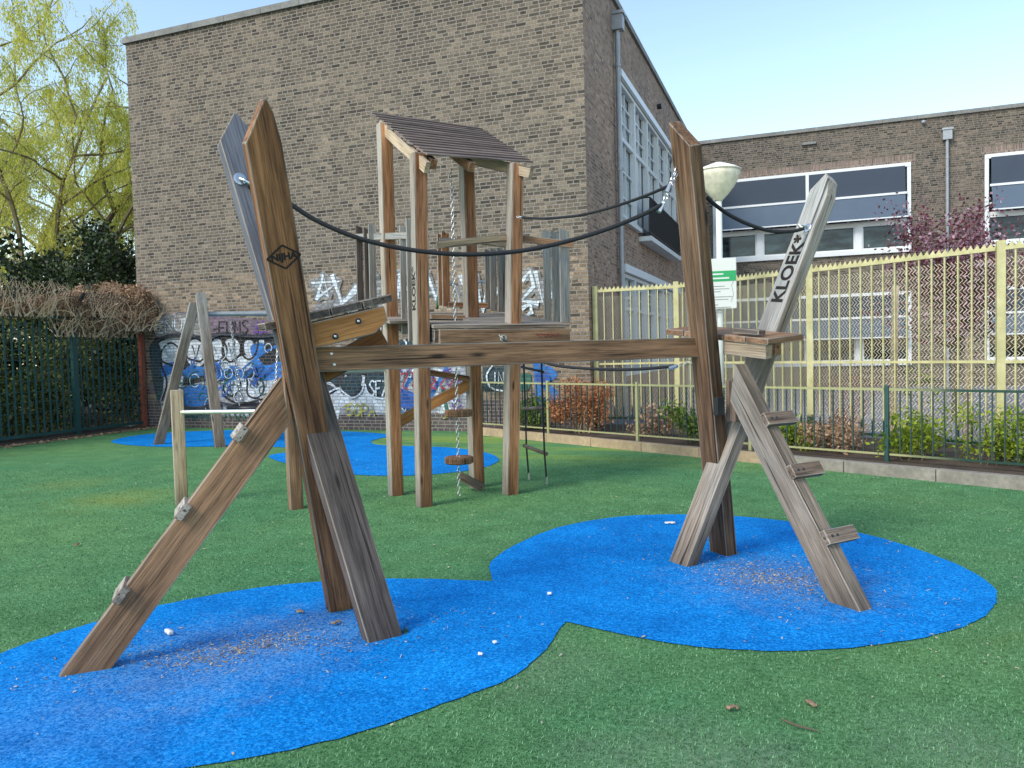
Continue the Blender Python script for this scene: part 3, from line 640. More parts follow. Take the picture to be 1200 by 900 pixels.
def f(g):
    g.blob([(190, 430), (205, 424), (214, 434), (224, 428), (240, 430), (252, 422), (262, 432), (275, 428), (290, 434), (300, 420), (312, 428), (330, 424), (334, 440), (312, 446), (290, 444), (262, 446), (240, 440), (222, 444), (206, 436), (192, 442)])
    g.blob([(216, 456), (232, 450), (246, 456), (250, 472), (236, 478), (218, 476)]); g.blob([(294, 406), (308, 402), (310, 414), (298, 420)])
    g.blob([(458, 466), (472, 458), (490, 462), (498, 456), (500, 480), (488, 486), (460, 484)]); g.stroke([(486, 434), (474, 456), (462, 478)], 5); g.stroke([(524, 430), (512, 452), (504, 466)], 5)
    g.stroke([(628, 426), (632, 470)], 7); g.stroke([(630, 428), (650, 438), (636, 450), (652, 462), (632, 472)], 7)
    g.stroke([(232, 470), (262, 452), (300, 420), (325, 405)], 3)
G_('blue', (.02, .20, .60), f)
def f(g):
    for c in ((201, 415), (230, 411), (255, 410), (272, 409), (293, 407), (272, 451), (299, 453)):
        g.stroke([(c[0]+a*R_.uniform(8, 12), c[1]+b_*R_.uniform(11, 15)) for a, b_ in ((0, -1), (.8, -.6), (1, .2), (.5, .9), (-.2, 1.), (-.9, .6), (-1, -.2), (-.7, -.8))], 2.6, True)
    for c in ((230, 413), (272, 409)): g.stroke([(c[0]-4, c[1]-8), (c[0], c[1]+8), (c[0]+4, c[1]-9)], 1.6, smooth=False)
    g.stroke([(186, 400), (205, 393), (222, 395), (240, 391), (262, 396), (285, 393), (312, 397)], 3); g.stroke([(188, 425), (196, 448), (190, 470)], 3)
    g.stroke([(262, 462), (272, 470), (290, 472), (310, 468), (318, 476)], 3); word(g, 'FUMS', 257, 377, 36, 15, 2.0, -.06)
    g.stroke([(250, 386), (259, 384)], 2)
G_('black', (.01, .01, .013), f)
def f(g):
    for i in range(16):
        c = (R_.uniform(188, 325), R_.uniform(430, 490)); r = R_.uniform(4, 9); a0 = R_.uniform(0, 6)
        g.stroke([(c[0]+r*math.cos(a0+k*.9), c[1]+r*math.sin(a0+k*.9)) for k in range(6)], 1.4)
    for i in range(8): x = 190+i*17; g.stroke([(x, 484), (x+4, 492), (x+9, 482), (x+13, 491)], 1.6)
    g.stroke([(518, 452), (524, 480)], 4); g.blob([(606, 440), (622, 438), (620, 456), (608, 456)])
G_('green', (.02, .16, .12), f)
TAGS = [([(372, 352), (380, 322), (386, 348), (366, 332), (398, 330), (372, 350)]), [(390, 322), (402, 356), (420, 334)], [(400, 356), (424, 338)], [(455, 325), (470, 322), (466, 350)], [(612, 330), (622, 318), (626, 336), (612, 352), (632, 356)], [(628, 318), (636, 352), (644, 316), (646, 350)], [(540, 322), (550, 350), (556, 320), (562, 350)], [(500, 318), (512, 350), (518, 320)], [(430, 350), (440, 322), (446, 350)]]
def f(g):
    for a in TAGS: g.stroke(a, 11)
    g.blob([(372, 356), (400, 350), (445, 352), (448, 362), (410, 366), (370, 364)])
    g.blob([(186, 372), (236, 368), (238, 392), (188, 396)])
G_('halo', (.52, .62, .70, .55), f)
def f(g):
    for i in range(9): x = 408+i*4.6; g.stroke([(x, 398), (x+3, 376), (x+1, 366)], 1.7)
    for i in range(5): x = 454+i*9; g.stroke([(x, 424), (x+5, 404), (x+2, 398)], 2.)
    g.stroke([(376, 466), (384, 461), (397, 455), (404, 460), (414, 466), (424, 460), (428, 450), (432, 460), (442, 466), (456, 467)], 2.2)
    word(g, 'SFZ', 434, 446, 22, 18, 2.2, .05); word(g, 'INT', 578, 436, 21, 14, 1.4, -.03); g.stroke([(578, 428), (571, 440), (576, 454), (590, 458)], 2)
    word(g, 'ENUF', 184, 377, 44, 13, 2.0, -.12)
    # large faded tags above
    for a in ([(372, 352), (380, 322), (386, 348), (366, 332), (398, 330), (372, 350)], [(390, 322), (402, 356), (420, 334)], [(400, 356), (424, 338)], [(455, 325), (470, 322), (466, 350)], [(462, 340), (480, 338)], [(500, 318), (512, 350), (518, 320)], [(560, 340), (566, 366), (574, 330)],
              [(612, 330), (622, 318), (626, 336), (612, 352), (632, 356)], [(628, 318), (636, 352), (644, 316), (646, 350)], [(612, 362), (622, 356), (624, 366), (612, 374), (628, 380)], [(540, 322), (550, 350), (556, 320), (562, 350)], [(580, 350), (590, 322), (598, 352)]): g.stroke(a, 5.0, smooth=False)
    for i in range(7): x = 520+i*3; g.stroke([(466+i*12, 372), (462+i*12, 382+R_.random()*10)], 2.5)
G_('white tags', (.76, .84, .90), f)
def f(g):
    g.stroke([(402, 478), (410, 474), (406, 484)], 1.6); word(g, 'SOPA', 408, 473, 34, 14, 1.8, .04); g.stroke([(520, 490), (546, 480)], 2)
    for i in range(3): g.stroke([(460+i*6, 488), (466+i*6, 484)], 1.6)
G_('yellow tag', (.5, .46, .06), f)
def f(g):
    for i in range(12):
        c = (R_.uniform(462, 545), R_.uniform(430, 478)); r = R_.uniform(3, 7); a0 = R_.uniform(0, 6)
        g.stroke([(c[0]+r*math.cos(a0+k*1.1), c[1]+r*math.sin(a0+k*1.1)) for k in range(6)], 1.8)
    g.stroke([(304, 376), (300, 396)], 2); g.stroke([(310, 376), (306, 396)], 2); g.stroke([(298, 383), (314, 382)], 2); g.stroke([(298, 390), (314, 389)], 2)
G_('purple tags', (.14, .04, .32), f)
def f(g):
    for i in range(18):
        c = (R_.uniform(196, 335), R_.uniform(404, 482)); r = R_.uniform(3, 7); a0 = R_.uniform(0, 6)
        g.stroke([(c[0]+r*math.cos(a0+k*.9), c[1]+1.3*r*math.sin(a0+k*.9)) for k in range(7)], 1.3)
    for i in range(8): c = (R_.uniform(462, 540), R_.uniform(432, 478)); g.stroke([c, (c[0]+6, c[1]+9), (c[0]+10, c[1]-4)], 1.6)
G_('pale lines', (.60, .70, .76), f)
def f(g):
    for i in range(14): c = (R_.uniform(196, 335), R_.uniform(420, 478)); g.stroke([c, (c[0]+R_.uniform(-5, 8), c[1]+R_.uniform(5, 11)), (c[0]+R_.uniform(3, 12), c[1]-3)], 2.2)
    g.blob([(468, 462), (480, 458), (492, 466), (484, 478), (470, 476)]); g.blob([(628, 440), (640, 436), (646, 446), (636, 452)])
G_('deep blue', (.01, .10, .42), f)
def f(g):
    for i in range(30):
        x = R_.uniform(186, 340); y = R_.uniform(430, 478); g.stroke([(x, y), (x+R_.uniform(-.6, .6), y+R_.uniform(4, 14))], .8)
    g.stroke([(184, 404), (192, 396), (214, 392), (246, 396), (262, 391), (300, 394), (330, 392)], 4.5); g.stroke([(196, 470), (230, 478), (262, 472), (300, 482), (340, 476)], 3)
G_('drips', (.02, .03, .05), f)
def f(g):
    for i in range(7): x = 460+i*11; g.stroke([(x, 432+R_.random()*12), (x+8, 436+R_.random()*10), (x+3, 452), (x+9, 456)], 2.0)
G_('red tags', (.36, .03, .06), f)

for rg, t in REG.items(): t[0].build(rg[0], t[1], school)

# ------------------------------------------------------------------ school wing (facing, with blinds)
wing = thing('school_wing', (4, BY, 0), 'flat roofed brown brick school wing with long white framed windows and navy blinds', 'building')
BH2 = 8.62
def wx(x, y=300): return ony(x, y, BY).x
def wz(x, y): return ony(x, y, BY).z
XA0, XA1, XB0, XB1 = -2.9, 3.32, 5.38, 11.0
ZT, ZB = 7.28, 4.42
wholes = [(XA0, XA1, ZB, ZT), (XB0, XB1, ZB, ZT), (XA0, XA1, .75, 3.15), (XB0, XB1, .75, 3.15)]
xs = sorted({WX1, 30., *[h[0] for h in wholes], *[h[1] for h in wholes]}); zs = sorted({-.1, BH2, *[h[2] for h in wholes], *[h[3] for h in wholes]})
s = MB()
for a, b_ in zip(xs, xs[1:]):
    for c, d in zip(zs, zs[1:]):
        if any(h[0] <= (a+b_)/2 <= h[1] and h[2] <= (c+d)/2 <= h[3] for h in wholes): continue
        s.add([(a, BY, c), (b_, BY, c), (b_, BY, d), (a, BY, d)], [(0, 1, 2, 3)])
for (a, b_, c, d) in wholes:
    y2 = BY+.15
    for q in ([(a, c), (a, d)], [(b_, d), (b_, c)], [(a, d), (b_, d)], [(b_, c), (a, c)]):
        (xa, za), (xb, zb) = q; s.add([(xa, BY, za), (xb, BY, zb), (xb, y2, zb), (xa, y2, za)], [(0, 1, 2, 3)])
s.build('wall', M['brick_wing'], wing)
s = MB(); x = WX1+.07
while x < 30: s.box((x+.004, BY-.07, BH2), (x+.996, BY+.3, BH2+.12)); x += 1.
s.build('coping', M['coping'], wing)
s = MB(); s.box((WX1, BY+.3, BH2-.3), (30, BY+8, BH2-.1)); s.build('roof', M['coping'], wing)
s = MB(); s.box((XA0-.1, BY-.006, ZT+.02), (XA1+.15, BY-.001, ZT+.24)); s.box((XB0-.1, BY-.006, ZT+.02), (XB1, BY-.001, ZT+.24)); s.build('brick_lintel', M['soldier'], wing)
def wingwin(x0, x1, z0, z1, split, label, blindz=None):
    fr = MB(); yo = BY+.03
    fr.box((x0, yo-.09, z1-.13), (x1, yo+.05, z1)); fr.box((x0, yo-.11, z0), (x1, yo+.05, z0+.14)); fr.box((x0, yo-.08, z0+.14), (x0+.11, yo+.05, z1-.13)); fr.box((x1-.11, yo-.08, z0+.14), (x1, yo+.05, z1-.13))
    zt = z0+1.02
    fr.box((x0+.11, yo-.02, zt-.05), (x1-.11, yo+.05, zt+.06)); fr.box((x0+.11, yo-.015, zt+.30), (x1-.11, yo+.045, zt+.36))
    n = 4
    for i in range(1, n):
        x = x0+(x1-x0)*i/n; fr.box((x-.1, yo-.05, z0+.14), (x+.1, yo+.06, zt-.05))
    for i in range(1, 10):
        x = x0+(x1-x0)*i/10; fr.box((x-.03, yo-.01, zt+.06), (x+.03, yo+.04, zt+.3))
    for i in range(n):
        a = x0+(x1-x0)*i/n+.1; b_ = x0+(x1-x0)*(i+1)/n-.1
        for bx in ((a, z0+.14, a+.05, zt-.05), (b_-.05, z0+.14, b_, zt-.05)): fr.box((bx[0], yo, bx[1]), (bx[2], yo+.045, bx[3]))
        fr.box((a+.05, yo, z0+.14), (b_-.05, yo+.045, z0+.2)); fr.box((a+.05, yo, zt-.11), (b_-.05, yo+.045, zt-.05))
    o = fr.build('window', M['white'], wing); o['label'] = label
    g = MB(); g.add([(x0, yo+.1, z0), (x1, yo+.1, z0), (x1, yo+.1, z1), (x0, yo+.1, z1)], [(0, 1, 2, 3)]); g.build('pane', M['glass'], o)
    # outside blinds: an upper flat cloth and a lower cloth pushed out
    zm = z0+(z1-z0)*.66; zb_ = z0+(z1-z0)*.385
    cuts = [x0+.12]+split+[x1-.12]
    for a, b_ in zip(cuts, cuts[1:]):
        a += .05; b_ -= .05
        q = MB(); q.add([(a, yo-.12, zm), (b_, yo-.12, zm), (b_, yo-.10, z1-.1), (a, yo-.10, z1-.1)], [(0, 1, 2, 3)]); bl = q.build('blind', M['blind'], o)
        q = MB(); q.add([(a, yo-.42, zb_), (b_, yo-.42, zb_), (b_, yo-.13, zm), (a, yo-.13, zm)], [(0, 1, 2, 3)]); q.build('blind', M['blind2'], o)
        q = MB(); q.box((a-.04, yo-.17, zm-.035), (b_+.04, yo-.105, zm+.035)); q.box((a-.04, yo-.45, zb_-.03), (b_+.04, yo-.405, zb_+.01)); q.build('blind_bar', M['white'], o)
    for c in split: q = MB(); q.box((c-.05, yo-.14, zb_), (c+.05, yo-.005, z1-.14)); q.build('mullion', M['white'], o)
wingwin(XA0, XA1, ZB, ZT, [.2], 'upper white framed window with lowered navy blinds, left of the downpipe')
wingwin(XB0, XB1, ZB, ZT, [8.2], 'upper white framed window with lowered navy blinds, right of the downpipe')
wingwin(XA0, XA1, .75, 3.15, [.2], 'ground floor window of the wing seen through the yellow fence')
wingwin(XB0, XB1, .75, 3.15, [8.2], 'ground floor window at the far right behind the fence')
downpipe(wing, 4.34, BY, 0, 7.85, 0, -1)
s = MB(); q = ony(1082, 143, BY); s.lathe((q.x, BY-.09, q.z-.1), [(.0, 0), (.06, .03), (.08, .07), (.06, .12), (0, .14)], 14); s.build('security_camera', M['zinc'], wing)
s = MB(); q = ony(948, 168, BY); s.box((q.x-.22, BY-.09, q.z-.05), (q.x+.22, BY-.002, q.z+.03)); s.build('wall_light', M['coping'], wing)

# ------------------------------------------------------------------ tall fences
Z3 = V((0, 0, 1))
def tall_fence(pts, label, zb=.1, zt=2.56, endpost=True):
    root = thing('tall_fence', (*pts[0], 0), label, 'fence')
    for i, (a, b_) in enumerate(zip(pts, pts[1:])):
        A = V((*a, 0)); B = V((*b_, 0)); d = (B-A); l = d.length; d.normalize(); nn = V((-d.y, d.x, 0))
        p = MB()
        n = int(l/.155)
        for j in range(1, n): c = A+d*(l*j/n); p.obox(c+V((0, 0, (zb+.12+zt)/2)), d*.008, nn*.011, V((0, 0, (zt-zb-.14)/2)))
        for z in (zb+.16, 1.24): p.obox(A+d*l/2+V((0, 0, z))+nn*.002, d*(l/2-.05), nn*.016, V((0, 0, .017)))
        p.obox(A+d*l/2+V((0, 0, zt)), d*(l/2-.05), nn*.02, V((0, 0, .022)))
        k = int(l/.075)                   # saw-tooth comb on the top rail
        for j in range(k):
            c = A+d*(l*(j+.5)/k)+V((0, 0, zt+.02)); p.add([c-d*.032-nn*.004, c+d*.032-nn*.004, c+d*.01+V((0, 0, .055))-nn*.004, c-d*.032+nn*.004, c+d*.032+nn*.004, c+d*.01+V((0, 0, .055))+nn*.004], [(0, 1, 2), (5, 4, 3), (0, 2, 5, 3), (1, 4, 5, 2)])
        p.build('panel', M['fence_sun'], root)
        g = MB(); k = int(l/.048); zz = [zb+.2+q*.045 for q in range(int((zt-zb-.24)/.045))]
        for j in range(k):
            c = A+d*(l*(j+.5)/k)+nn*.03
            g.tube([c + d*((.021 if q % 2 else -.021)) + nn*(.006 if q % 2 else -.006) + Z3*z for q, z in enumerate(zz)], .0062, 3, False)
        g.build('wire_mesh', M['mesh'], root)
    for i, a in enumerate(pts):
        if i == 0 and not endpost: continue
        s = MB(); s.box((a[0]-.045, a[1]-.045, 0), (a[0]+.045, a[1]+.045, zt+.09)); s.build('post', M['fence_sun'], root, bevel=.006)
    return root
p0 = (WX1+.06, 13.62); p1 = (-2.05, 13.58); p2 = (.1, 11.95); p3 = (2.17, 10.44); p4 = (4.4, 8.9)
tall_fence([p0, p1, p2, p3, p4], 'tall green bar and wire mesh fence, low sun painted in as pale yellow, with toothed top rail, right half')
# the side return of the fence against the brick wall
def low_fence():
    root = thing('low_fence', (.9, 10.1, 0), 'low bar railing with green posts standing on the planting bed behind the kerb', 'railing')
    a = V((-5.75, 13.3, .085)); d = V((6.68, -3.25, 0)); l0 = d.length; d.normalize(); nn = V((-d.y, d.x, 0))
    posts = [0., 1.85, 3.75, 5.65, l0, l0+1.95, l0+3.9, l0+5.8]
    ht = .86
    for i, t in enumerate(posts):
        s = MB(); c = a+d*t; s.obox(c+V((0, 0, .44)), d*.022, nn*.022, V((0, 0, .47))); s.build('post', M['rail'] if i != 4 else M['fence_dark'], root, bevel=.004)
    for t0, t1 in zip(posts, posts[1:]):
        s = MB(); A = a+d*(t0+.03); B = a+d*(t1-.03); l = (B-A).length
        for z in (.09, ht): s.bar(A+Z3*z, B+Z3*z, .035, .022 if z < .5 else .028)
        n = int(l/.118)
        for j in range(1, n): c = A+d*(l*j/n); s.obox(c+V((0, 0, (ht+.09)/2)), d*.007, nn*.007, V((0, 0, (ht-.11)/2)), 1)
        s.build('panel', [M['rail'], M['fence_bar']], root)
low_fence()
# left fence: X = -14
LX = -14.0; LT = 2.44
lf = thing('tall_fence', (LX, 11.5, 0), 'tall dark teal steel slat fence at the left with leaning mesh top', 'fence')
posts = [3.2, 6.0, 8.8, 11.58, 13.3]
for y in posts:
    s = MB(); s.box((LX-.05, y-.05, 0), (LX+.05, y+.05, LT+.03)); pst = s.build('post', M['fence_dark'] if y < 13 else M['rust'], lf)
    s = MB(); s.bar((LX, y, LT), (LX+.36, y, LT+.48), .05, .05); s.build('overhang_arm', M['black'], pst)
for a, b_ in zip(posts, posts[1:]):
    s = MB()
    for z in (.12, LT): s.box((LX-.025, a+.05, z-.03), (LX+.025, b_-.05, z+.03))
    n = int((b_-a)/.14)
    for j in range(1, n): y = a+(b_-a)*j/n; s.box((LX-.004, y-.019, .15), (LX+.004, y+.019, LT-.03))
    k = 11
    for j in range(1, k): z = .15+(LT-.2)*j/k; s.box((LX+.006, a+.05, z-.006), (LX+.014, b_-.05, z+.006))
    s.build('panel', M['fence_dark'], lf)
    s = MB(); k = int((b_-a)/.06)
    for j in range(k):
        y = a+(b_-a)*j/k; s.tube([(LX+.01, y, LT), (LX+.36, y+.16, LT+.48)], .005, 3, False); s.tube([(LX+.01, y+.16, LT), (LX+.36, y, LT+.48)], .005, 3, False)
    for q in range(7): t = q/6; s.tube([(LX+.36*t, a, LT+.48*t), (LX+.36*t, b_, LT+.48*t)], .004, 3, False)
    s.build('overhang_mesh', M['mesh_brown'], lf)

# ------------------------------------------------------------------ leaves and plants
def leafquad(s, p, size, asp=.5, droop=None, rng=random):
    d = V((rng.gauss(0, 1), rng.gauss(0, 1), rng.gauss(0, 1))).normalized() if droop is None else (V((rng.gauss(0, .35), rng.gauss(0, .35), -1))).normalized()
    w_ = d.orthogonal(); w_.rotate(Matrix.Rotation(rng.uniform(0, 6.28), 3, d)); w_.normalize()
    a = size*rng.uniform(.6, 1.3); k = len(s.v)
    s.v += [tuple(p), tuple(p+d*a*.5+w_*a*asp*.5), tuple(p+d*a), tuple(p+d*a*.5-w_*a*asp*.5)]; s.f.append((k, k+1, k+2, k+3)); s.m.append(0)
def twigs(s, base, n, h, spread, r, rng, bend=.25):
    tips = []
    for i in range(n):
        a = rng.uniform(0, 6.28); d = V((math.cos(a)*spread*rng.random(), math.sin(a)*spread*rng.random(), 1)).normalized(); p = V(base)+V((rng.uniform(-.5, .5)*spread*.4, rng.uniform(-.5, .5)*spread*.4, 0)); pts = [p.copy()]
        hh = h*rng.uniform(.55, 1.)
        for k in range(6): d = (d+V((rng.gauss(0, bend), rng.gauss(0, bend), .1))).normalized(); p = p+d*hh/6; pts.append(p.copy())
        s.tube(pts, [r*(1-.12*q) for q in range(7)], 4, False); tips += pts[2:]
    return tips
def shrub(name, base, h, r, mat, n, size, label, cat='shrub', stem=None, ns=14, group=None, asp=.55, seed=1, squash=1.):
    rng = random.Random(seed); root = thing(name, base, label, cat, group)
    s = MB(); tips = twigs(s, base, ns, h, r*1.6/h, .008, rng); s.build('stem', stem or M['bark'], root)
    g = MB(); B = V(base)
    lumps = [(B+V((rng.uniform(-r, r)*.8, rng.uniform(-r, r)*.8, h*rng.uniform(.25, .85)*squash)), rng.uniform(.25, .5)*r) for _ in range(9)]
    for i in range(n):
        if rng.random() < .35 and tips: c = rng.choice(tips); q = c+V((rng.gauss(0, .05), rng.gauss(0, .05), rng.gauss(0, .05)))
        else:
            c, rr = rng.choice(lumps); q = c+V((rng.gauss(0, 1), rng.gauss(0, 1), rng.gauss(0, .8))).normalized()*rr*rng.uniform(.5, 1.15)
        q.z = max(q.z, B.z+.02); leafquad(g, q, size, asp, rng=rng)
    g.build('foliage', mat, root); return root
def bed(px, py, z=.09): p = onz(px, py, z); return (p.x, p.y, z)
shrub('conifer_shrub', (-3.55, 12.75, .085), 1.0, .5, M['orange_leaf'], 5200, .05, 'orange brown withered conifer shrub behind the low railing', ns=30, seed=2, stem=M['drytwig'])
shrub('leafy_shrub', (-4.55, 13.0, .085), .6, .42, M['shrub'], 1300, .06, 'dark green low shrub left of the orange brown conifer', seed=3)
shrub('leafy_shrub', (-1.45, 11.5, .085), .62, .42, M['shrub'], 1700, .06, 'rounded glossy green shrub behind the railing, just left of the right climbing frame', seed=4)
shrub('leafy_shrub', (-2.2, 12.25, .085), .48, .4, M['drytan'], 900, .06, 'dry brownish low shrub between the orange conifer and the rounded green shrub', seed=5)
for i, (x, y, h, r, lab, mt_) in enumerate([(-.2, 11.1, .45, .35, 'small yellow green shrub just right of the crossed legs of the right frame', 'shrub_y'), (.35, 10.95, .4, .4, 'low dry straw coloured shrub behind the railing, left of the dark green post', 'drytan'),
        (1.25, 10.35, .62, .4, 'bright yellow green shrub right of the dark green railing post', 'shrub_y'), (2.0, 10.15, .65, .45, 'bright green bush at the foot of the thick yellow fence post', 'shrub_y'), (2.55, 9.65, .45, .35, 'dark leafed bush spilling over the kerb at the right edge', 'shrub')]):
    shrub('leafy_shrub', (x, y, .085), h, r, M[mt_], 1500, .055, lab, seed=10+i)
shrub('red_twig_shrub', (.55, 12.6, .05), 1.35, .5, M['orange_leaf'], 160, .04, 'bare reddish twiggy shrub behind the yellow fence', ns=42, stem=plain('red_twig', (.34, .12, .09), .8, bmp=0), seed=21)
shrub('red_twig_shrub', (-1.5, 13.9, .05), 1.2, .5, M['drytan'], 120, .04, 'bare pale twiggy shrub behind the yellow fence beside the lamp post', ns=36, stem=M['drytwig'], seed=22)
shrub('sapling', (1.45, 11.35, .05), 1.45, .25, M['shrub_y'], 140, .07, 'thin sapling with fresh yellow leaves behind the yellow fence', ns=5, seed=23, stem=M['drytwig'])
for (px, pt, y, lab) in ((1046, 335, 11.9, 'weathered wooden tree stake left of the sapling behind the sunlit yellow fence'), (1132, 395, 11.6, 'thin leaning wooden tree stake under the purple tree')):
    P = ony(px, 450, y); T = ony(px, pt, y); rt = timber('tree_stake', (P.x, y, .05), (P.x+.04, y, T.z), .09, .08, (1, 0, 0), M['wood_pale'], None); tag(rt, lab, 'stake')
# plum tree behind the fence
def plum():
    base = ony(1122, 440, 15.5); base = V((base.x, 15.5, .05)); rng = random.Random(5)
    root = thing('plum_tree', base, 'small purple leaved plum tree behind the yellow fence', 'tree')
    t = MB(); pts = [base+V((rng.gauss(0, .03), 0, z)) for z in (0, .6, 1.2, 1.8)]; t.tube(pts, [.06, .055, .05, .045], 8); t.build('trunk', M['bark'], root)
    br = MB(); g = MB()
    for i in range(44):
        a = rng.uniform(0, 6.28); d = V((math.cos(a)*.6, math.sin(a)*.6, rng.uniform(.2, 1.6))).normalized(); p = base+V((0, 0, rng.uniform(1.2, 2.5))); pts = [p.copy()]
        for k in range(9):
            d = (d+V((rng.gauss(0, .16), rng.gauss(0, .16), .06))).normalized(); p = p+d*rng.uniform(.13, .25); pts.append(p.copy())
            for q in range(26 if k > 1 else 5): leafquad(g, p+V((rng.gauss(0, .13), rng.gauss(0, .13), rng.gauss(0, .13))), .065, .7, rng=rng)
        br.tube(pts, [.022*(1-.1*q) for q in range(10)], 5, False)
    br.build('branch', M['bark'], root); g.build('crown', M['plum'], root)
plum()
# willow
def willow(base, Ht, seed, label, dens=1.):
    rng = random.Random(seed); root = thing('willow_tree', base, label, 'tree'); tr = MB(); br = MB(); g = MB(); tw = MB()
    B = V(base)
    def grow(p, d, l, r, lev):
        n = 10; pts = [p.copy()]; rs = [r]
        for k in range(n):
            d = (d + V((rng.gauss(0, .17), rng.gauss(0, .17), rng.gauss(.05, .12) if lev < 2 else rng.gauss(-.01, .16)))).normalized(); p = p+d*l/n; pts.append(p.copy()); rs.append(r*(1-.062*(k+1)))
            if lev < 3 and k >= 2 and rng.random() < (.75 if lev < 2 else .5)*dens:
                a = rng.uniform(0, 6.28); sd_ = d.orthogonal().normalized(); sd_.rotate(Matrix.Rotation(a, 3, d)); grow(p.copy(), (d*.55+sd_*.75+V((0, 0, .15))).normalized(), l*rng.uniform(.45, .66), r*.42, lev+1)
            if lev >= 2 or (lev == 1 and k > 6):
                for _ in range(3 if lev == 3 else 2):   # hanging twigs with young leaves
                    q = p+V((rng.gauss(0, .08), rng.gauss(0, .08), 0)); L_ = rng.uniform(.3, 1.1); m_ = 6; tp = [q.copy()]; dd = V((rng.gauss(0, .5), rng.gauss(0, .5), -.2)).normalized()
                    for z in range(m_):
                        dd = (dd+V((rng.gauss(0, .25), rng.gauss(0, .25), -.35))).normalized(); q = q+dd*L_/m_; tp.append(q.copy())
                        for _2 in range(3): leafquad(g, q+V((rng.gauss(0, .05), rng.gauss(0, .05), rng.gauss(0, .05))), .10, .38, droop=1, rng=rng)
                    tw.tube(tp, .004, 3, False)
        (tr if lev == 0 else br).tube(pts, rs, 8 if lev == 0 else 5 if lev < 3 else 3, False)
    grow(B, V((.05, 0, 1)), Ht*.62, .20, 0)
    for a in (0, 1.6, 3.3, 4.7): grow(B+V((0, 0, Ht*.16)), V((math.cos(a)*.6, math.sin(a)*.6, 1)).normalized(), Ht*.6, .11, 1)
    tr.build('trunk', M['bark'], root); br.build('branch', M['wbark'], root); tw.build('twig', M['twig'], root); g.build('crown', M['willow'], root)
    print('willow', len(g.f), len(br.f))
q = ony(42, 400, 20.); willow((q.x, 20., 0), 16., 4, 'tall yellow green corkscrew willow in young leaf behind the left fence', 1.0)
q = ony(-30, 400, 24.); willow((q.x, 24., 0), 17., 8, 'second yellow green willow farther back at the left edge, partly out of frame', .8)
def mass(name, label, cat, mat, boxes, n, size, seed, stem=None, ns=0, asp=.6, step=.28):
    rng = random.Random(seed); c0 = boxes[0][0]; root = thing(name, (c0[0], c0[1], 0), label, cat); g = MB()
    tot = sum(b_[1][0]*b_[1][1]*b_[1][2] for b_ in boxes)
    for (c, r) in boxes:
        k = int(n*r[0]*r[1]*r[2]/tot)
        for i in range(k):
            v = V((rng.gauss(0, 1), rng.gauss(0, 1), rng.gauss(0, 1))).normalized()*(rng.random()**.33)
            p = V((c[0]+v.x*r[0], c[1]+v.y*r[1], c[2]+v.z*r[2]))
            if noise.noise(p*1.6) + .25 < rng.random()*.5 - .05: continue
            if p.z > .02: leafquad(g, p, size, asp, rng=rng)
    g.build('foliage', mat, root)
    if ns:
        s = MB()
        for i in range(ns):
            c, r = rng.choice(boxes); p = V((c[0]+rng.uniform(-r[0], r[0]), c[1]+rng.uniform(-r[1], r[1]), max(.1, c[2]-r[2]*.9))); d = V((rng.gauss(0, .4), rng.gauss(0, .4), 1)).normalized(); pts = [p.copy()]
            for k in range(7): d = (d+V((rng.gauss(0, .3), rng.gauss(0, .3), rng.gauss(.02, .2)))).normalized(); p = p+d*step; pts.append(p.copy())
            s.tube(pts, [.012*(1-.1*q_) for q_ in range(8)], 3, False)
        s.build('stem', stem or M['drytwig'], root)
    return root
mass('evergreen_bush', 'dark glossy evergreen bush rising behind the left fence beside the brick corner', 'bush', M['evergreen'], [((-16.5, 14.4, 3.5), (1.1, 1.0, 1.6)), ((-17.8, 14.1, 3.1), (1.2, 1.0, 1.3)), ((-15.7, 13.9, 3.0), (.8, .9, 1.7)), ((-15.2, 13.6, 2.0), (.7, 1, 1.5))], 36000, .10, 31)
mass('ivy', 'dark ivy growing thickly behind the bars of the left fence', 'climbing plant', M['ivy'], [((-14.8, 8.5, 1.1), (.6, 3., 1.6)), ((-14.75, 11.0, 1.1), (.55, 2.4, 1.6)), ((-14.6, 12.8, 1.0), (.45, 1.2, 1.6))], 42000, .085, 32, M['bark'], 60)
mass('undergrowth', 'dark tangled undergrowth filling the shade behind the left fence', 'undergrowth', M['evergreen'], [((-17.5, 9.0, 1.3), (1.6, 4., 2.0)), ((-17.5, 13.5, 1.3), (1.8, 3., 2.0)), ((-21, 13, 2.2), (2., 6., 3.2)), ((-19, 19, 2.2), (4., 2., 3.0))], 52000, .2, 35)
mass('dry_vine', 'dry brown vine tangle draped over the leaning fence top next to the brick wall', 'climbing plant', M['drytan'], [((-14.1, 12.5, 2.85), (.42, .8, .42)), ((-14.05, 11.5, 2.68), (.4, .8, .26)), ((-13.8, 13.0, 2.66), (.40, .5, .55)), ((-14.0, 10.4, 2.55), (.3, .7, .16)), ((-13.98, 12.2, 2.35), (.12, 1.0, .35))], 26000, .075, 33, M['drytwig'], 420, .35, .11)
mass('bare_bush', 'bare tan twiggy bush behind the far left end of the fence', 'bush', M['drytan'], [((-18.6, 11.0, 3.0), (1.2, 1.4, 1.3)), ((-16.6, 8.9, 2.4), (1.0, 1.5, 1.2))], 3200, .07, 34, M['drytwig'], 420, .3)

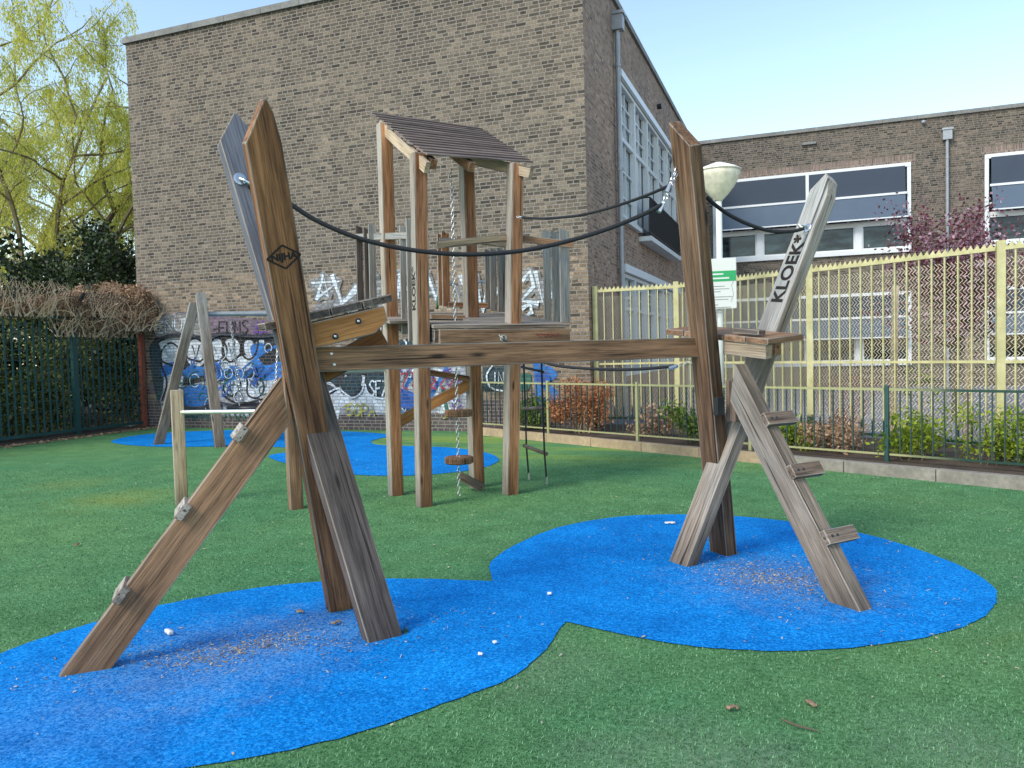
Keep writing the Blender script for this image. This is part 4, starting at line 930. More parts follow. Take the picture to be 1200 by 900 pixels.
# ------------------------------------------------------------------ lamp post and sign
P = ony(846, 500, 11.55); lx, ly = P.x, 11.55
lamp = thing('street_lamp', (lx, ly, 0), 'old lamp post with a rusty cream bowl shaped lamp head behind the right climbing frame', 'street lamp')
zt = ony(842, 236, 11.55).z
s = MB(); s.tube([(lx, ly, 0), (lx, ly, zt+.02)], .045, 14); s.build('pole', M['sign'], lamp, True)
s = MB(); s.lathe((lx, ly, zt), [(.05, 0), (.07, .03), (.13, .09), (.22, .20), (.29, .33), (.305, .38), (.305, .42)], 28); hd = s.build('lamp_bowl', M['lamp'], lamp, True)
s = MB(); s.lathe((lx, ly, zt+.42), [(.32, 0), (.325, .02), (.26, .055), (.12, .11), (.05, .135), (0.01, .14)], 28); s.build('lamp_cap', M['lampcap'], lamp, True)
# sign bolted on the pole
n = V((lx, ly, 0)).normalized()*-1; sc = V((lx, ly, 0))+n*.075; sx_ = V((-n.y, n.x, 0)); sx_ = sx_ if sx_.dot(RT) > 0 else -sx_
zA = ony(845, 303, 11.5).z; zB = ony(845, 362, 11.5).z; sc += sx_*.03
sg = thing('notice_sign', (sc.x, sc.y, zB), 'white notice board with a green band fixed to the lamp post', 'sign')
mm = Matrix.Identity(4)
for i in range(3): mm[i][0] = sx_[i]; mm[i][1] = (0, 0, 1)[i]; mm[i][2] = n[i]; mm[i][3] = (sc.x, sc.y, (zA+zB)/2)[i]
hw, hh = .2, (zA-zB)/2
s = MB(); s.box((-hw, -hh, -.01), (hw, hh, .01)); s.build('board', M['sign'], sg, mw=mm, bevel=.008)
s = MB(); s.box((-hw+.005, hh-.33, .0105), (hw-.005, hh-.18, .013)); s.build('green_band', M['signgreen'], sg, mw=mm)
s = MB()
for (xa, xb, y_) in ((-.16, .02, hh-.225), (-.16, .1, hh-.285)): s.box((xa, y_-.011, .0135), (xb, y_+.011, .0145))
s.build('heading', M['sign'], sg, mw=mm)
s = MB()
for i, ln in enumerate((.2, .26, .14, .0, .3, .24, .0, .1, .28, .2, .26)):
    y_ = hh-.4-i*.038; 
    if ln: s.box((-.16, y_-.006, .0105), (-.16+ln, y_+.006, .0125))
s.tube([(.12, -hh+.1, .012), (.16, -hh+.2, .012), (.13, -hh+.33, .012), (.17, -hh+.42, .012)], .004, 4)
s.build('text_lines', M['greytext'], sg, mw=mm)

# ------------------------------------------------------------------ climbing structure: two crossed frames and a beam
cl = thing('climbing_structure', (-1.6, 4.6, 0), 'wooden balance beam structure in the foreground with two crossed leg frames standing on blue rubber', 'climbing frame')
uL = V((.78, -.6, 0)).normalized(); pL = V((.6, .78, 0)).normalized()
N0 = V((-2.57, 3.84, 0)); N1 = V((-2.37, 3.01, 2.70)); D0 = V((-2.10, 3.50, 0)); D1 = V((-3.055, 3.61, 2.84))
tN = timber('crossed_leg', N0, N1+V((-.02, -.01, 0)), .168, .085, pL, M['wood_brown'], cl, top=[(.5, -.20), (.40, -.05), (.27, .012), (.2, .012), (-.5, -.175)], ext=.12); tN['label'] = 'brown leg with a pointed top and a burnt diamond mark'
tD = timber('crossed_leg', D0, D1, .19, .085, pL, M['wood_blue'], cl, top=[(.5, -.06), (.24, .05), (.14, .055), (-.5, -.11)], ext=.12); tD['label'] = 'blue grey weathered leg leaning behind the brown one, with a shiny round bracket'
uR = V((.66, .75, 0)).normalized(); pR = V((.75, -.66, 0)).normalized()
P0 = V((-.55, 5.69, 0)); P1 = V((-.69, 5.03, 2.90)); K0 = V((-.79, 5.34, 0)); K1 = V((.162, 5.9, 2.60))
M['wood_post'] = wood('wood_post', (.055, .030, .017), (.27, .15, .078), (.22, .17, .12), .3, -.1)
tP = timber('crossed_leg', P0, P1, .175, .10, pR, M['wood_post'], cl, top=[(.5, -.12), (-.5, .05)], ext=.12); tP['label'] = 'dark brown upright leg of the right frame with a slanted top'
tK = timber('crossed_leg', K0, K1, .18, .09, pR, M['wood_grey'], cl, top=[(.5, -.09), (.3, 0.04), (.0, .09), (-.5, -.03)], ext=.12); tK['label'] = 'pale grey leg of the right frame leaning right, marked KLOEK'
def localm(o, x, z, yoff, rot):           # a frame on the +/-Y face of a timber
    mw = o.matrix_basis.copy(); side = -1 if yoff < 0 else 1
    X = mw.to_3x3() @ V((math.cos(rot), 0, math.sin(rot))); nrm = mw.to_3x3() @ V((0, side, 0)); Y = nrm.cross(X)
    pos = mw @ V((x, yoff, z)); q = Matrix.Identity(4)
    for i in range(3): q[i][0] = X[i]; q[i][1] = Y[i]; q[i][2] = nrm[i]; q[i][3] = pos[i]
    return q
def face_side(o):   # which Y face looks to the camera
    mw = o.matrix_basis; return 1 if (mw.to_3x3() @ V((0, 1, 0))).dot(EYE - mw.translation) > 0 else -1
# maker's mark on the brown leg
sN = face_side(tN); lN = (N1-N0).length; zM = lN*.745
q = localm(tN, 0, zM, sN*.0435, 0)
if (q.to_3x3() @ V((1, 0, 0))).dot(RT) < 0: q = q @ Matrix.Rotation(PI, 4, 'Z')
textmesh('maker_mark', 'NIJHA', .046, q, M['ink'], tN, off=.0022, sx=1.05)
s = MB(); dm = [(-.085, 0), (0, .058), (.085, 0), (0, -.058)]
for i in range(4): a = dm[i]; b_ = dm[(i+1) % 4]; s.bar((a[0], a[1], .0005), (b_[0], b_[1], .0005), .009, .0015)
s.build('diamond_outline', M['ink'], tN, mw=q)
def kloek(o, L_, zc, size, off_side, parent, sx=1.):
    sd_ = face_side(o); q = localm(o, 0, zc, sd_*off_side, PI/2)
    if (q.to_3x3() @ V((1, 0, 0))).z < 0: q = q @ Matrix.Rotation(PI, 4, 'Z')
    return textmesh('brand_mark', 'KLOEK*', size, q, M['ink'], parent, off=size*.03, sx=sx)
kloek(tK, 0, (K1-K0).length*.775, .145, .0465, tK, 1.0)
# round bracket with eye bolt on the blue grey leg
def bolt(parent, c, n, r=.022, mat='steel', t=.012, name='bolt'):
    s = MB(); c = V(c); n = V(n).normalized(); s.tube([c-n*.005, c+n*t*.7, c+n*t], [r, r, r*.7], 14); return s.build(name, M[mat], parent)
nD = (tD.matrix_basis.to_3x3() @ V((0, face_side(tD), 0))); cD = onp(281, 210, D0 + (D1-D0)*.8 + nD*.0425, nD)
bolt(tD, cD, nD, .036, 'steel', .01, 'round_bracket'); s = MB(); s.tube([cD+nD*.01, cD+nD*.03+RT*.02-Z3*.02, cD+nD*.02+RT*.055-Z3*.035], .009, 8); s.build('hook', M['steel'], tD)
# ladder planks with steps
def ladder(A, B, mat, steps, label, W_, T_, far):
    A = V(A); B = V(B); d = (B-A).normalized(); side = d.cross(Z3).normalized(); upn = side.cross(d).normalized()
    o = timber('ladder_plank', A, B, W_, T_, upn, mat, cl, top=[(.5, .02), (-.5, -.16)], ext=.16); o['label'] = label
    for t in steps:
        c = A.lerp(B, t)+upn*(W_/2+(.012 if far.x > 0 else -.006))+far*(.075 if far.x > 0 else .035)
        mm_, l = frame(c-side*.14, c+side*.14, d)
        st = timber('step', c-side*(.105 if far.x < 0 else .13), c+side*(.105 if far.x < 0 else .13), .088, .042, d, M['step'] if far.x < 0 else M['wood_step2'], o, bev=.005)
        for q_ in (-.022, .022): bolt(o, c-far*.06+side*q_+upn*.0205, upn, .010, 'black', .0015)
    return o
ladder((-3.28, 2.69, 0), (-2.54, 3.40, 1.33), M['wood_mid'], (.235, .52, .80), 'brown plank with three step blocks leaning on the left frame', .18, .075, V((-.69, .72, 0)))
lR = ladder((.245, 4.72, 0), (-.43, 5.30, 1.32), M['wood_grey'], (.24, .51, .74), 'grey brown plank with three steps leaning on the right frame', .175, .105, V((.65, .76, 0)))
# beam
bm0 = V((-2.49, 3.5, 1.485)); bm1 = V((-.66, 5.40, 1.50)); bd = (bm1-bm0).normalized()
tb = timber('balance_beam', bm0, bm1, .135, .085, (0, 0, 1), M['wood_mid'], cl); tb['label'] = 'long horizontal brown beam joining the two frames'
# decks
def deck(c, X, Y, n, w, l, nb, mat, bmat, label):   # boards run along Y, laid side by side along X
    c = V(c); X = V(X).normalized(); Y = (V(Y)-X*V(Y).dot(X)).normalized(); Zn = X.cross(Y); Zn = Zn if Zn.z > 0 else -Zn
    bw = w/nb
    for i in range(nb):
        cc = c+X*(-w/2+bw*(i+.5)); timber('platform_board', cc-Y*l/2, cc+Y*l/2, bw-.008, .042, X, mat, cl, bev=.005)
    return X, Y, Zn
XL = V((.62, .62, .20)); 
cDk = V((-2.56, 3.45, 1.70))+V((.62, .62, .2))*.20
Xd, Yd, Zd = deck(cDk, XL, (-.78, .6, 0), None, .70, .30, 4, M['wood_dark'], None, '')
for k, (off, w_, nm) in enumerate(((.155, .14, 'bracket'), (-.155, .14, 'bracket'))):
    a = cDk - Yd*off*.8 - Zd*.10 - Xd*.23; b_ = a+Xd*.52
    tt = timber('bracket_board', a, b_, .135, .05, Zd, M['wood_orange'], cl, top=[(.5, 0), (-.12, 0), (-.5, -.09)])
    if k == 0:
        for q_, zq in ((.22, -.03), (.36, .02)):
            nb_ = -Yd if (-Yd).dot(EYE-a) > 0 else Yd; bolt(tt, a+Xd*q_+Zd*zq+nb_*.026, nb_, .016, 'black', .008); bolt(tt, a+Xd*q_+Zd*zq+nb_*.032, nb_, .007, 'steel', .006)
timber('brace_board', V((-2.62, 3.60, 1.36)), V((-2.26, 3.90, 1.60)), .13, .045, (0, 0, 1), M['wood_orange'], cl)
XR = V((.75, -.60, -.10)); cR = V((-.40, 5.50, 1.575))-V((.75, -.60, -.10))*.09
Xr, Yr, Zr = deck(cR, XR, (.66, .75, .075), None, .96, .34, 5, M['wood_mid'], None, '')
fr_ = -uR
timber('platform_block', onz(846, 384, 1.62)*0 + cR + Xr*.17 + fr_*.12 + Zr*.042, cR+Xr*.39+fr_*.12+Zr*.042, .07, .035, fr_, M['wood_dark'], cl)
timber('bracket_board', cR + Xr*.09 + fr_*.13 - Zr*.075, cR+Xr*.46+fr_*.13-Zr*.075, .10, .06, Zr, M['wood_pale'], cl)
timber('bracket_board', cR - Xr*.15 - fr_*.13 - Zr*.075, cR+Xr*.30-fr_*.13-Zr*.075, .10, .06, Zr, M['wood_brown'], cl)
# hinge plate on the right frame
c = V((-.53, 5.31, 1.10)); s = MB(); s.obox(c, pR*.022, uR*.03, Z3*.06); s.build('hinge_plate', M['black'], cl, bevel=.004)
c = P0.lerp(P1, .32)
s = MB(); s.obox(V((-.44, 5.40, 1.13)), pR*.045, uR*.03, Z3*.14); s.build('spacer_block', M['wood_step2'], cl, bevel=.006)
# initials and bolts on the beam
nb_ = V((bd.y, -bd.x, 0)); 
for t, z in ((.04, .03), (.045, -.03)): bolt(tb, bm0.lerp(bm1, t)+nb_*.043+Z3*z, nb_, .008, 'steel', .003)

# ropes (each hangs between two things: things of their own)
def rope(name, pts, r, label, ends=(), mat='rope'):
    s = MB(); s.tube(pts, r, 8); root = thing(name, pts[0], label, 'rope'); s.build('cord', M[mat], root, True)
    for e in ends:
        s = MB(); s.chain(e[0], e[1], .022, .012, .0035); s.build('chain', M['steel'], root)
        s = MB(); d = (V(e[0])-V(e[1])).normalized(); s.tube([V(e[0])-d*.0, V(e[0])+d*.055], r*1.15, 10); s.build('ferrule', M['steel'], root)
    return root
a = cD+RT*.05-Z3*.03+ (-nD)*.02; b_ = tP.matrix_basis @ V((-.06, 0, (P1-P0).length*.925)); bq = atd(775, 240, (b_-EYE).dot(FW)-.12)
def sag3(px, D0_, D1_, n=6):               # smooth rope through image stations
    k = len(px); pts = [(x, y) for x, y in px]; out = crom(pts, False, n); m_ = len(out)
    return [atd(x, y, D0_+(D1_-D0_)*(i/(m_-1))) for i, (x, y) in enumerate(out)]
dA = (cD-EYE).dot(FW); dB = (b_-EYE).dot(FW)
pts = sag3([(291, 217), (333, 235), (370, 258), (420, 279), (470, 291), (520, 297), (560, 298), (610, 294), (660, 284), (710, 269), (750, 253), (776, 240)], dA, dB-.06)
rope('rope', pts, .014, 'thick black rope sagging between the tops of the two crossed frames', [(pts[-1], b_)])
T = dict(t1=V((-4.05, 7.15, 0)), t2=V((-3.45, 6.62, 0)), t3=V((-3.45, 7.87, 0)), t4=V((-2.80, 7.36, 0)))
d4 = (T['t4']+V((0, 0, 2.6))-EYE).dot(FW)
b2 = b_+Z3*.04
pts = sag3([(612, 255), (640, 256), (680, 252), (720, 242), (760, 228), (785, 217)], d4-.05, dB-.05)
rope('rope', pts, .012, 'thin dark rope from the tower post to the top of the right frame', [(pts[-1], b2), (pts[0], atd(606, 254, d4-.05))])
KR = K0.lerp(K1, .905); nK = tK.matrix_basis.to_3x3() @ V((0, face_side(tK), 0)); cK = onp(947, 267, KR+nK*.045, nK); dK = (cK-EYE).dot(FW)
bolt(tK, cK, nK, .032, 'steel', .01, 'round_bracket')
pts = sag3([(829, 232), (838, 240), (855, 252), (880, 264), (905, 271), (928, 271), (941, 268)], dB+.05, dK-.04)
rope('rope', pts, .013, 'short black rope inside the V of the right frame ending at a steel ring', [])
s = MB(); s.tube([cK+nK*.01, cK+nK*.04-RT*.04, pts[-1]], .009, 8); s.build('hook', M['steel'], tK)
pts = sag3([(590, 398), (610, 412), (645, 427), (690, 432), (740, 433), (793, 429)], d4-.4, 5.35)
rope('rope', pts, .012, 'black rope running low from the tower deck under the beam to the right frame', [(pts[-1], atd(823, 420, 5.35)), (pts[0], atd(586, 393, d4-.4))])

# ------------------------------------------------------------------ tower
tw = thing('climbing_tower', (-3.45, 7.2, 0), 'wooden play tower on tall square posts with a slanting shingle roof behind the balance beam', 'play tower')
e1 = V((.60, -.53, 0)); e2 = V((.63, .73, 0)); E1 = e1.normalized(); E2 = e2.normalized()
tops = dict(t1=(450, 145), t2=(490, 180), t3=(546, 180), t4=(604, 192))
feet = dict(t1=(464, 580), t2=(497, 593), t3=(559, 571), t4=(598, 579))
for k in T:
    F0 = onz(*feet[k]); nrm = V((_f.x, _f.y, 0)); F1 = onp(*tops[k], F0, nrm)
    T[k] = F0; mw_ = .135
    o = timber('tower_post', F0, F1, mw_, mw_, E2, M['wood_tower'], tw, ext=.05, bev=.012)
    if k == 't2': t2o = o
    tops[k] = F1
# KLOEK on the front-left post: pale left face
q = Matrix.Identity(4); ax = (tops['t2']-T['t2']).normalized(); nf = -E2; nf = (nf - ax*nf.dot(ax)).normalized(); X = ax; Y = nf.cross(X)
pos = T['t2'].lerp(tops['t2'], .62) + nf*.0685
for i in range(3): q[i][0] = X[i]; q[i][1] = Y[i]; q[i][2] = nf[i]; q[i][3] = pos[i]
textmesh('brand_mark', 'KLOEK*', .12, q, M['ink'], t2o, off=.004)
# roof
A_ = onz(428, 132, 4.02); hi0 = atd(430, 132, 8.35); lo0 = atd(497, 183, 7.35); lo1 = atd(622, 192, 8.15); hi1 = atd(560, 151, 9.25)
nsh = 15; 
for i in range(nsh):
    t0 = i/nsh; t1 = (i+1.25)/nsh
    a = hi0.lerp(lo0, t0); b_ = hi1.lerp(lo1, t0); a2 = hi0.lerp(lo0, t1); b2_ = hi1.lerp(lo1, t1)
    nrm = (b_-a).cross(a2-a).normalized(); nrm = nrm if nrm.z > 0 else -nrm
    w_ = (a2-a).normalized(); wid = (a2-a).length
    jit = random.uniform(-.015, .015)
    timber('roof_slat', (a+a2)/2+nrm*(.018)+w_*0+ (a-b_).normalized()*jit, (b_+b2_)/2+nrm*.018, wid, .018, (w_+nrm*.16), M['wood_roof'], tw, bev=.003)
for (p, q_) in ((tops['t1'], tops['t2']), (tops['t3'], tops['t4'])):
    d = (q_-p).normalized(); timber('rafter', p-d*.1-Z3*.05, q_+d*.22-Z3*.06, .11, .05, (0, 0, 1), M['wood_pale'], tw)
mid = hi0.lerp(lo0, .97).lerp(hi1.lerp(lo1, .97), .35); 
timber('rafter', hi0.lerp(hi1, .45)-Z3*.08, lo0.lerp(lo1, .42)-Z3*.075, .10, .07, (0, 0, 1), M['wood_brown'], tw)
timber('rafter', hi0.lerp(hi1, .12)-Z3*.08, lo0.lerp(lo1, .08)-Z3*.075, .10, .07, (0, 0, 1), M['wood_brown'], tw)
# deck (slightly tilted up to the back)
dn = V((_f.x, _f.y, 0))
DFL = onp(508, 383, T['t2']+E2*.12+E1*.12, E1); DFR = onp(668, 382, T['t2']+E2*.12+E1*.12, E1)
fd = (DFR-DFL).normalized()
back = V((-E1.x, -E1.y, .155)).normalized()
nbd = 9; bw = .14
for i in range(nbd):
    a = DFL+back*bw*(i+.5); b_ = DFR+back*bw*(i+.5)
    if i in (3, 4, 5): 
        timber('deck_board', a.lerp(b_, .38), b_, bw-.01, .035, back, M['wood_deck'], tw, bev=.004); timber('deck_board', a-fd*.3, a.lerp(b_, .06), bw-.01, .035, back, M['wood_deck'], tw, bev=.004)
    else: timber('deck_board', a-fd*(.25 if i > 2 else 0), b_, bw-.01, .035, back, M['wood_deck'], tw, bev=.004)
fs = timber('deck_fascia', DFL+fd*.05-Z3*.095+E1*.012, DFR-fd*.02-Z3*.095+E1*.012, .14, .04, (0, 0, 1), M['wood_mid'], tw)
timber('deck_joist', DFR-Z3*.095-fd*.03, DFR+back*1.2-Z3*.1-fd*.03, .13, .05, (0, 0, 1), M['wood_dark'], tw)
timber('deck_joist', DFL-Z3*.095+fd*.03, DFL+back*1.2-Z3*.1+fd*.03, .13, .05, (0, 0, 1), M['wood_dark'], tw)
timber('deck_joist', DFL.lerp(DFR, .5)-Z3*.105+back*.05, DFL.lerp(DFR, .5)+back*1.2-Z3*.1, .12, .05, (0, 0, 1), M['wood_dark'], tw)
timber('deck_joist', DFL-Z3*.1+back*1.2, DFR+back*1.2-Z3*.1, .13, .045, (0, 0, 1), M['wood_orange'], tw)
# red scribble on the fascia
s = MB(); sc_ = DFL.lerp(DFR, .72)-Z3*.095+E1*.034; pts = []
for i in range(26): pts.append(sc_+fd*(i*.011)+Z3*(.018*math.sin(i*2.3)+.01*math.sin(i*1.1)))
s.tube(pts, .0022, 4); s.build('scribble', M['red'], fs)
s = MB(); c = DFL.lerp(DFR, .47)-Z3*.12+E1*.05; s.tube([c+V((math.cos(a)*.03, 0, .03*math.sin(a))) for a in [i*PI/6 for i in range(13)]], .008, 6); s.build('shackle', M['steel'], tw)
# pickets: (px left, px right, top y, bottom y, distance)
def picket(x0, x1, yt, yb, D, wdir, mat='wood_grey'):
    a = atd((x0+x1)/2+ .0, yb, D); b0 = atd((x0+x1)/2, yt, D); b0 = V((a.x+(b0.x-a.x)*.3, a.y+(b0.y-a.y)*.3, b0.z)); w_ = (x1-x0)/F*D/max(.35, abs(V(wdir).dot(RT)))
    timber('picket', a, b0, w_, .028, wdir, M[mat], tw, top=[(.5, -.012), (-.5, .012)], bev=.004)
dR = (DFR+back*.25-EYE).dot(FW)
for (x0, x1, yt, yb, k) in ((638, 646, 271, 376, .9), (648, 656, 272, 377, .55), (657, 668, 270, 378, .15)): picket(x0, x1, yt, yb, (DFR+back*k-EYE).dot(FW), fd)
dBk = (DFR+back*1.25-fd*.7-EYE).dot(FW)
for (x0, x1, yt, yb) in ((569, 574, 293, 362), (575, 582, 292, 364), (584, 592, 292, 365), (593, 600, 290, 366)): picket(x0, x1, yt, yb, dBk, fd)
for (x0, x1, yt, yb) in ((514, 519, 275, 358), (519, 527, 273, 359)): picket(x0, x1, yt, yb, dBk-.1, fd, 'wood_tower')
dL = (T['t1']-EYE).dot(FW)
for (x0, x1, yt, yb, D) in ((420, 427, 266, 400, dL+.3), (429, 434, 268, 400, dL+.1), (435, 442, 264, 400, dL), (471, 477, 266, 392, dL-.35), (479, 486, 258, 400, dL-.5)): picket(x0, x1, yt, yb, D, fd, 'wood_dark' if x0 < 430 else 'wood_grey')
def bar2(name, x0, y0, D0_, x1, y1, D1_, w_, t_, mat): timber(name, atd(x0, y0, D0_), atd(x1, y1, D1_), w_, t_, (0, 0, 1), M[mat], tw)
d2 = (T['t2']-EYE).dot(FW); d3 = (T['t3']-EYE).dot(FW); d4 = (T['t4']-EYE).dot(FW)
bar2('rail', 512, 287, d2+.1, 603, 278, d4-.05, .075, .035, 'wood_pale'); bar2('rail', 604, 279, d4-.04, 672, 287, (DFR-EYE).dot(FW), .07, .035, 'wood_mid')
bar2('rail', 545, 281, d3, 600, 288, dBk+.1, .06, .035, 'wood_pale'); bar2('rail', 418, 278, dL+.25, 484, 276, d2+.1, .07, .035, 'wood_grey'); bar2('rail', 515, 281, dBk-.3, 560, 284, dBk-.2, .05, .03, 'wood_grey')
bar2('kick_board', 525, 357, dBk-.15, 572, 358, dBk-.1, .06, .04, 'wood_brown'); bar2('hatch_board', 503, 371, d2+.55, 543, 372, d2+.75, .05, .1, 'wood_mid'); bar2('hatch_board', 503, 378, d2+.5, 545, 379, d2+.7, .05, .04, 'wood_orange')
# diagonal brace between the back posts and a low board
timber('diagonal_brace', atd(456, 500, dL+.1), atd(552, 449, d3-.08), .12, .05, (0, 0, 1), M['wood_orange'], tw)
timber('foot_board', atd(538, 557, d3-.25), atd(566, 572, d3-.25), .09, .05, (0, 0, 1), M['wood_grey'], tw)
bar2('cross_bar', 548, 444, d3-.1, 500, 436, d2+.3, .06, .05, 'wood_brown')
# hoop handles
s = MB(); c0 = atd(512, 358, dBk+.1); 
def arch(xs, D, mat, nm):
    s = MB(); s.tube([atd(x, y, D) for x, y in crom(xs, False, 5)], .018, 8); s.build(nm, mat, tw, True)
arch([(512, 362), (515, 345), (520, 333), (526, 330)], dBk+.2, M['green_metal'], 'hoop_handle')
arch([(526, 330), (532, 334), (537, 346), (540, 362)], dBk+.2, M['steel'], 'hoop_handle'); arch([(557, 332), (566, 330), (573, 338), (576, 352), (576, 364)], dBk+.2, M['steel'], 'hoop_handle')
# climbing chain with two round steps
ct = atd(530, 192, 7.9); cb_ = onz(538, 581); s = MB(); s.chain(V((cb_.x, cb_.y, ct.z-.05)) + (ct-V((cb_.x, cb_.y, ct.z)))*.6, cb_, .026, .014, .004)
ch = thing('climbing_chain', cb_, 'galvanised chain hanging through the tower hatch with two round wooden steps', 'chain'); s.build('chain', M['steel'], ch)
for y, nm in ((484, 0), (539, 1)):
    p = onp(538, y, cb_, dn); s = MB(); s.lathe((p.x, p.y, p.z-.035), [(.14, 0), (.152, .01), (.152, .03), (.147, .033), (.152, .036), (.152, .06), (.14, .07)], 28); s.build('round_step', M['wood_mid'], ch)
# rope ladder
rl = thing('rope_ladder', onz(630, 565), 'black rope ladder with wooden rungs hanging at the right side of the tower', 'rope ladder')
ra = onz(620, 563); rb = onz(641, 568); 
ta = onp(613, 400, ra, dn); tb_ = onp(634, 400, rb, dn)
s = MB(); s.tube([ra, onp(617, 525, ra, dn), onp(614, 432, ra, dn), ta], .011, 8); s.build('side_rope', M['rope'], rl); s = MB(); s.tube([rb, onp(638, 530, rb, dn), onp(635, 440, rb, dn), tb_], .011, 8); s.build('side_rope', M['rope'], rl)
for i, ((x0, y0), (x1, y1), mt_) in enumerate((((611, 430), (637, 436), 'black'), ((613, 479), (637, 478), 'wood_grey'), ((614, 522), (641, 532), 'wood_grey'))):
    a = onp(x0, y0, ra, dn); b_ = onp(x1, y1, rb, dn); s = MB(); s.tube([a, b_], .022 if i else .014, 10); s.build('rung', M[mt_], rl)
for p in (ra, rb): s = MB(); s.tube([p, p+Z3*.09], .014, 8); s.build('anchor', M['steel'], rl)

# ------------------------------------------------------------------ turning bars and posts behind the left frame
tb0 = thing('turning_bar', onz(213, 591), 'pair of steel turning bars between a short pale post, a grey post and the tower', 'turning bar')
Pp = onz(213, 591); Pg = onz(347, 596)
zp = onp(208, 457, Pp, dn).z; o = timber('short_post', Pp, (Pp.x, Pp.y, zp), .12, .10, E2, M['wood_pale'], tb0, ext=.05, bev=.008)
o = timber('grey_post', Pg, (Pg.x-.02, Pg.y, 1.42), .13, .12, E2, M['wood_mid'], tb0, ext=.05, bev=.008)
zb1 = onp(215, 483, Pp, dn).z; cyl('bar', (Pp.x, Pp.y, zb1), (Pg.x, Pg.y, zb1+.01), .022, M['bar'], tb0); zb2 = onp(440, 433, T['t1'], dn).z
cyl('bar', (Pg.x, Pg.y, zb2), (T['t1'].x, T['t1'].y, zb2), .022, M['bar'], tb0)

# ------------------------------------------------------------------ basket swing
sw = thing('swing', onz(222, 522), 'nest swing hanging from a grey pipe between leaning wooden legs in front of the graffiti', 'swing')
S1 = onz(186, 521); S2 = onz(258, 524); dsw = (S1-EYE).dot(FW)
timber('swing_leg', S1, atd(228, 356, dsw+.1), .17, .12, E2, M['wood_grey'], sw, ext=.05, bev=.01); timber('swing_leg', S2, atd(235, 344, dsw-.05), .17, .12, E2, M['wood_grey'], sw, ext=.05, bev=.01, top=[(.5, -.03), (-.1, .03), (-.5, -.01)])
Bs = atd(240, 368, dsw); dirb = V((.80, .60, 0)); Be = onp(345, 379, Bs, V((dirb.y, -dirb.x, 0)))
if (Be-Bs).length > 6 or (Be-Bs).length < 1: Be = atd(345, 379, dsw-.4)
Be.z = Bs.z
cyl('top_pipe', Bs, Be, .045, M['zinc'], sw)
bdw = (Be-Bs).normalized(); sdw = bdw.cross(Z3).normalized()
for sg_ in (-1, 1): f0 = Be+sdw*sg_*.75; f0.z = 0; timber('swing_leg', f0, Be+Z3*.1-sdw*sg_*.05, .14, .11, bdw, M['wood_brown'], sw, ext=.05)
cm = Bs.lerp(Be, .55); cmz = V((cm.x, cm.y, .62)); s = MB(); s.tube([cmz+V((math.cos(a)*.5, math.sin(a)*.5, 0)) for a in [i*2*PI/24 for i in range(25)]], .05, 8); s.build('nest_ring', M['black'], sw, True)
s = MB()
for i in range(-4, 5):
    q_ = (.25-(i*.1)**2)**.5 if abs(i) < 5 else 0
    s.tube([cmz+V((i*.1, -q_, 0)), cmz+V((i*.1, 0, -.06)), cmz+V((i*.1, q_, 0))], .01, 4); s.tube([cmz+V((-q_, i*.1, 0)), cmz+V((0, i*.1, -.06)), cmz+V((q_, i*.1, 0))], .01, 4)
s.build('nest_net', M['rope'], sw)
s = MB()
for k in (-1, 1):
    for j in (-1, 1): s = MB(); s.chain(cm+bdw*k*.42-Z3*.05, cmz+bdw*k*.3+sdw*j*.38+Z3*.04, .03, .016, .006); s.build('swing_chain', M['steel'], sw)

# ------------------------------------------------------------------ litter and chips
def chips(center, n, sx_, sy_, ang, seed, name='wood_chips', mat='chip', size=.014):
    rng = random.Random(seed); s = MB(); ca, sa = math.cos(ang), math.sin(ang)
    for i in range(n):
        kk = 1.9 if rng.random() < .35 else .75; a = rng.gauss(0, sx_*kk); b_ = rng.gauss(0, sy_*kk)+.05*math.sin(a*9); p = V((center[0]+a*ca-b_*sa, center[1]+a*sa+b_*ca, .009+rng.random()*.004)); th = rng.uniform(0, 6.28); l = size*rng.uniform(.2, 1.3)*(2.4 if rng.random() < .15 else 1); w_ = size*rng.uniform(.08, .38)
        d = V((math.cos(th), math.sin(th), rng.gauss(0, .25))); q = V((-math.sin(th), math.cos(th), rng.gauss(0, .25))); s.obox(p, d*l*.5, q*w_*.5, V((0, 0, .001)))
    return s
def stuff(s, name, label, cat, mat): o = s.build(name, mat); return tag(o, label, cat, kind='stuff')
s = chips((-2.72, 3.14), 1300, .36, .12, .62, 1, size=.011); stuff(s, 'wood_chips', 'scattered bark chips and dry straw on the blue rubber by the left legs', 'debris', M['chip'])
s = chips((-.2, 5.12), 1500, .30, .22, -.6, 2, size=.011); stuff(s, 'wood_chips', 'scattered bark chips and grit on the blue rubber between the right legs', 'debris', M['chip'])
rng = random.Random(9); s = MB()
for i in range(420):
    x = rng.uniform(-11, 3.2); y = rng.uniform(1.9, 9.5); p = V((x, y, .011)); th = rng.uniform(0, 6.28); l = rng.uniform(.003, .010); d = V((math.cos(th), math.sin(th), rng.gauss(0, .2))); q = V((-math.sin(th), math.cos(th), 0)); s.obox(p, d*l, q*l*rng.uniform(.3, .8), V((0, 0, .0015)))
stuff(s, 'grit', 'pale grit and tiny leaf scraps scattered over turf and rubber', 'debris', plain('grit', (.42, .38, .30), .9, var=.5, scale=3, bmp=0))
s = MB()
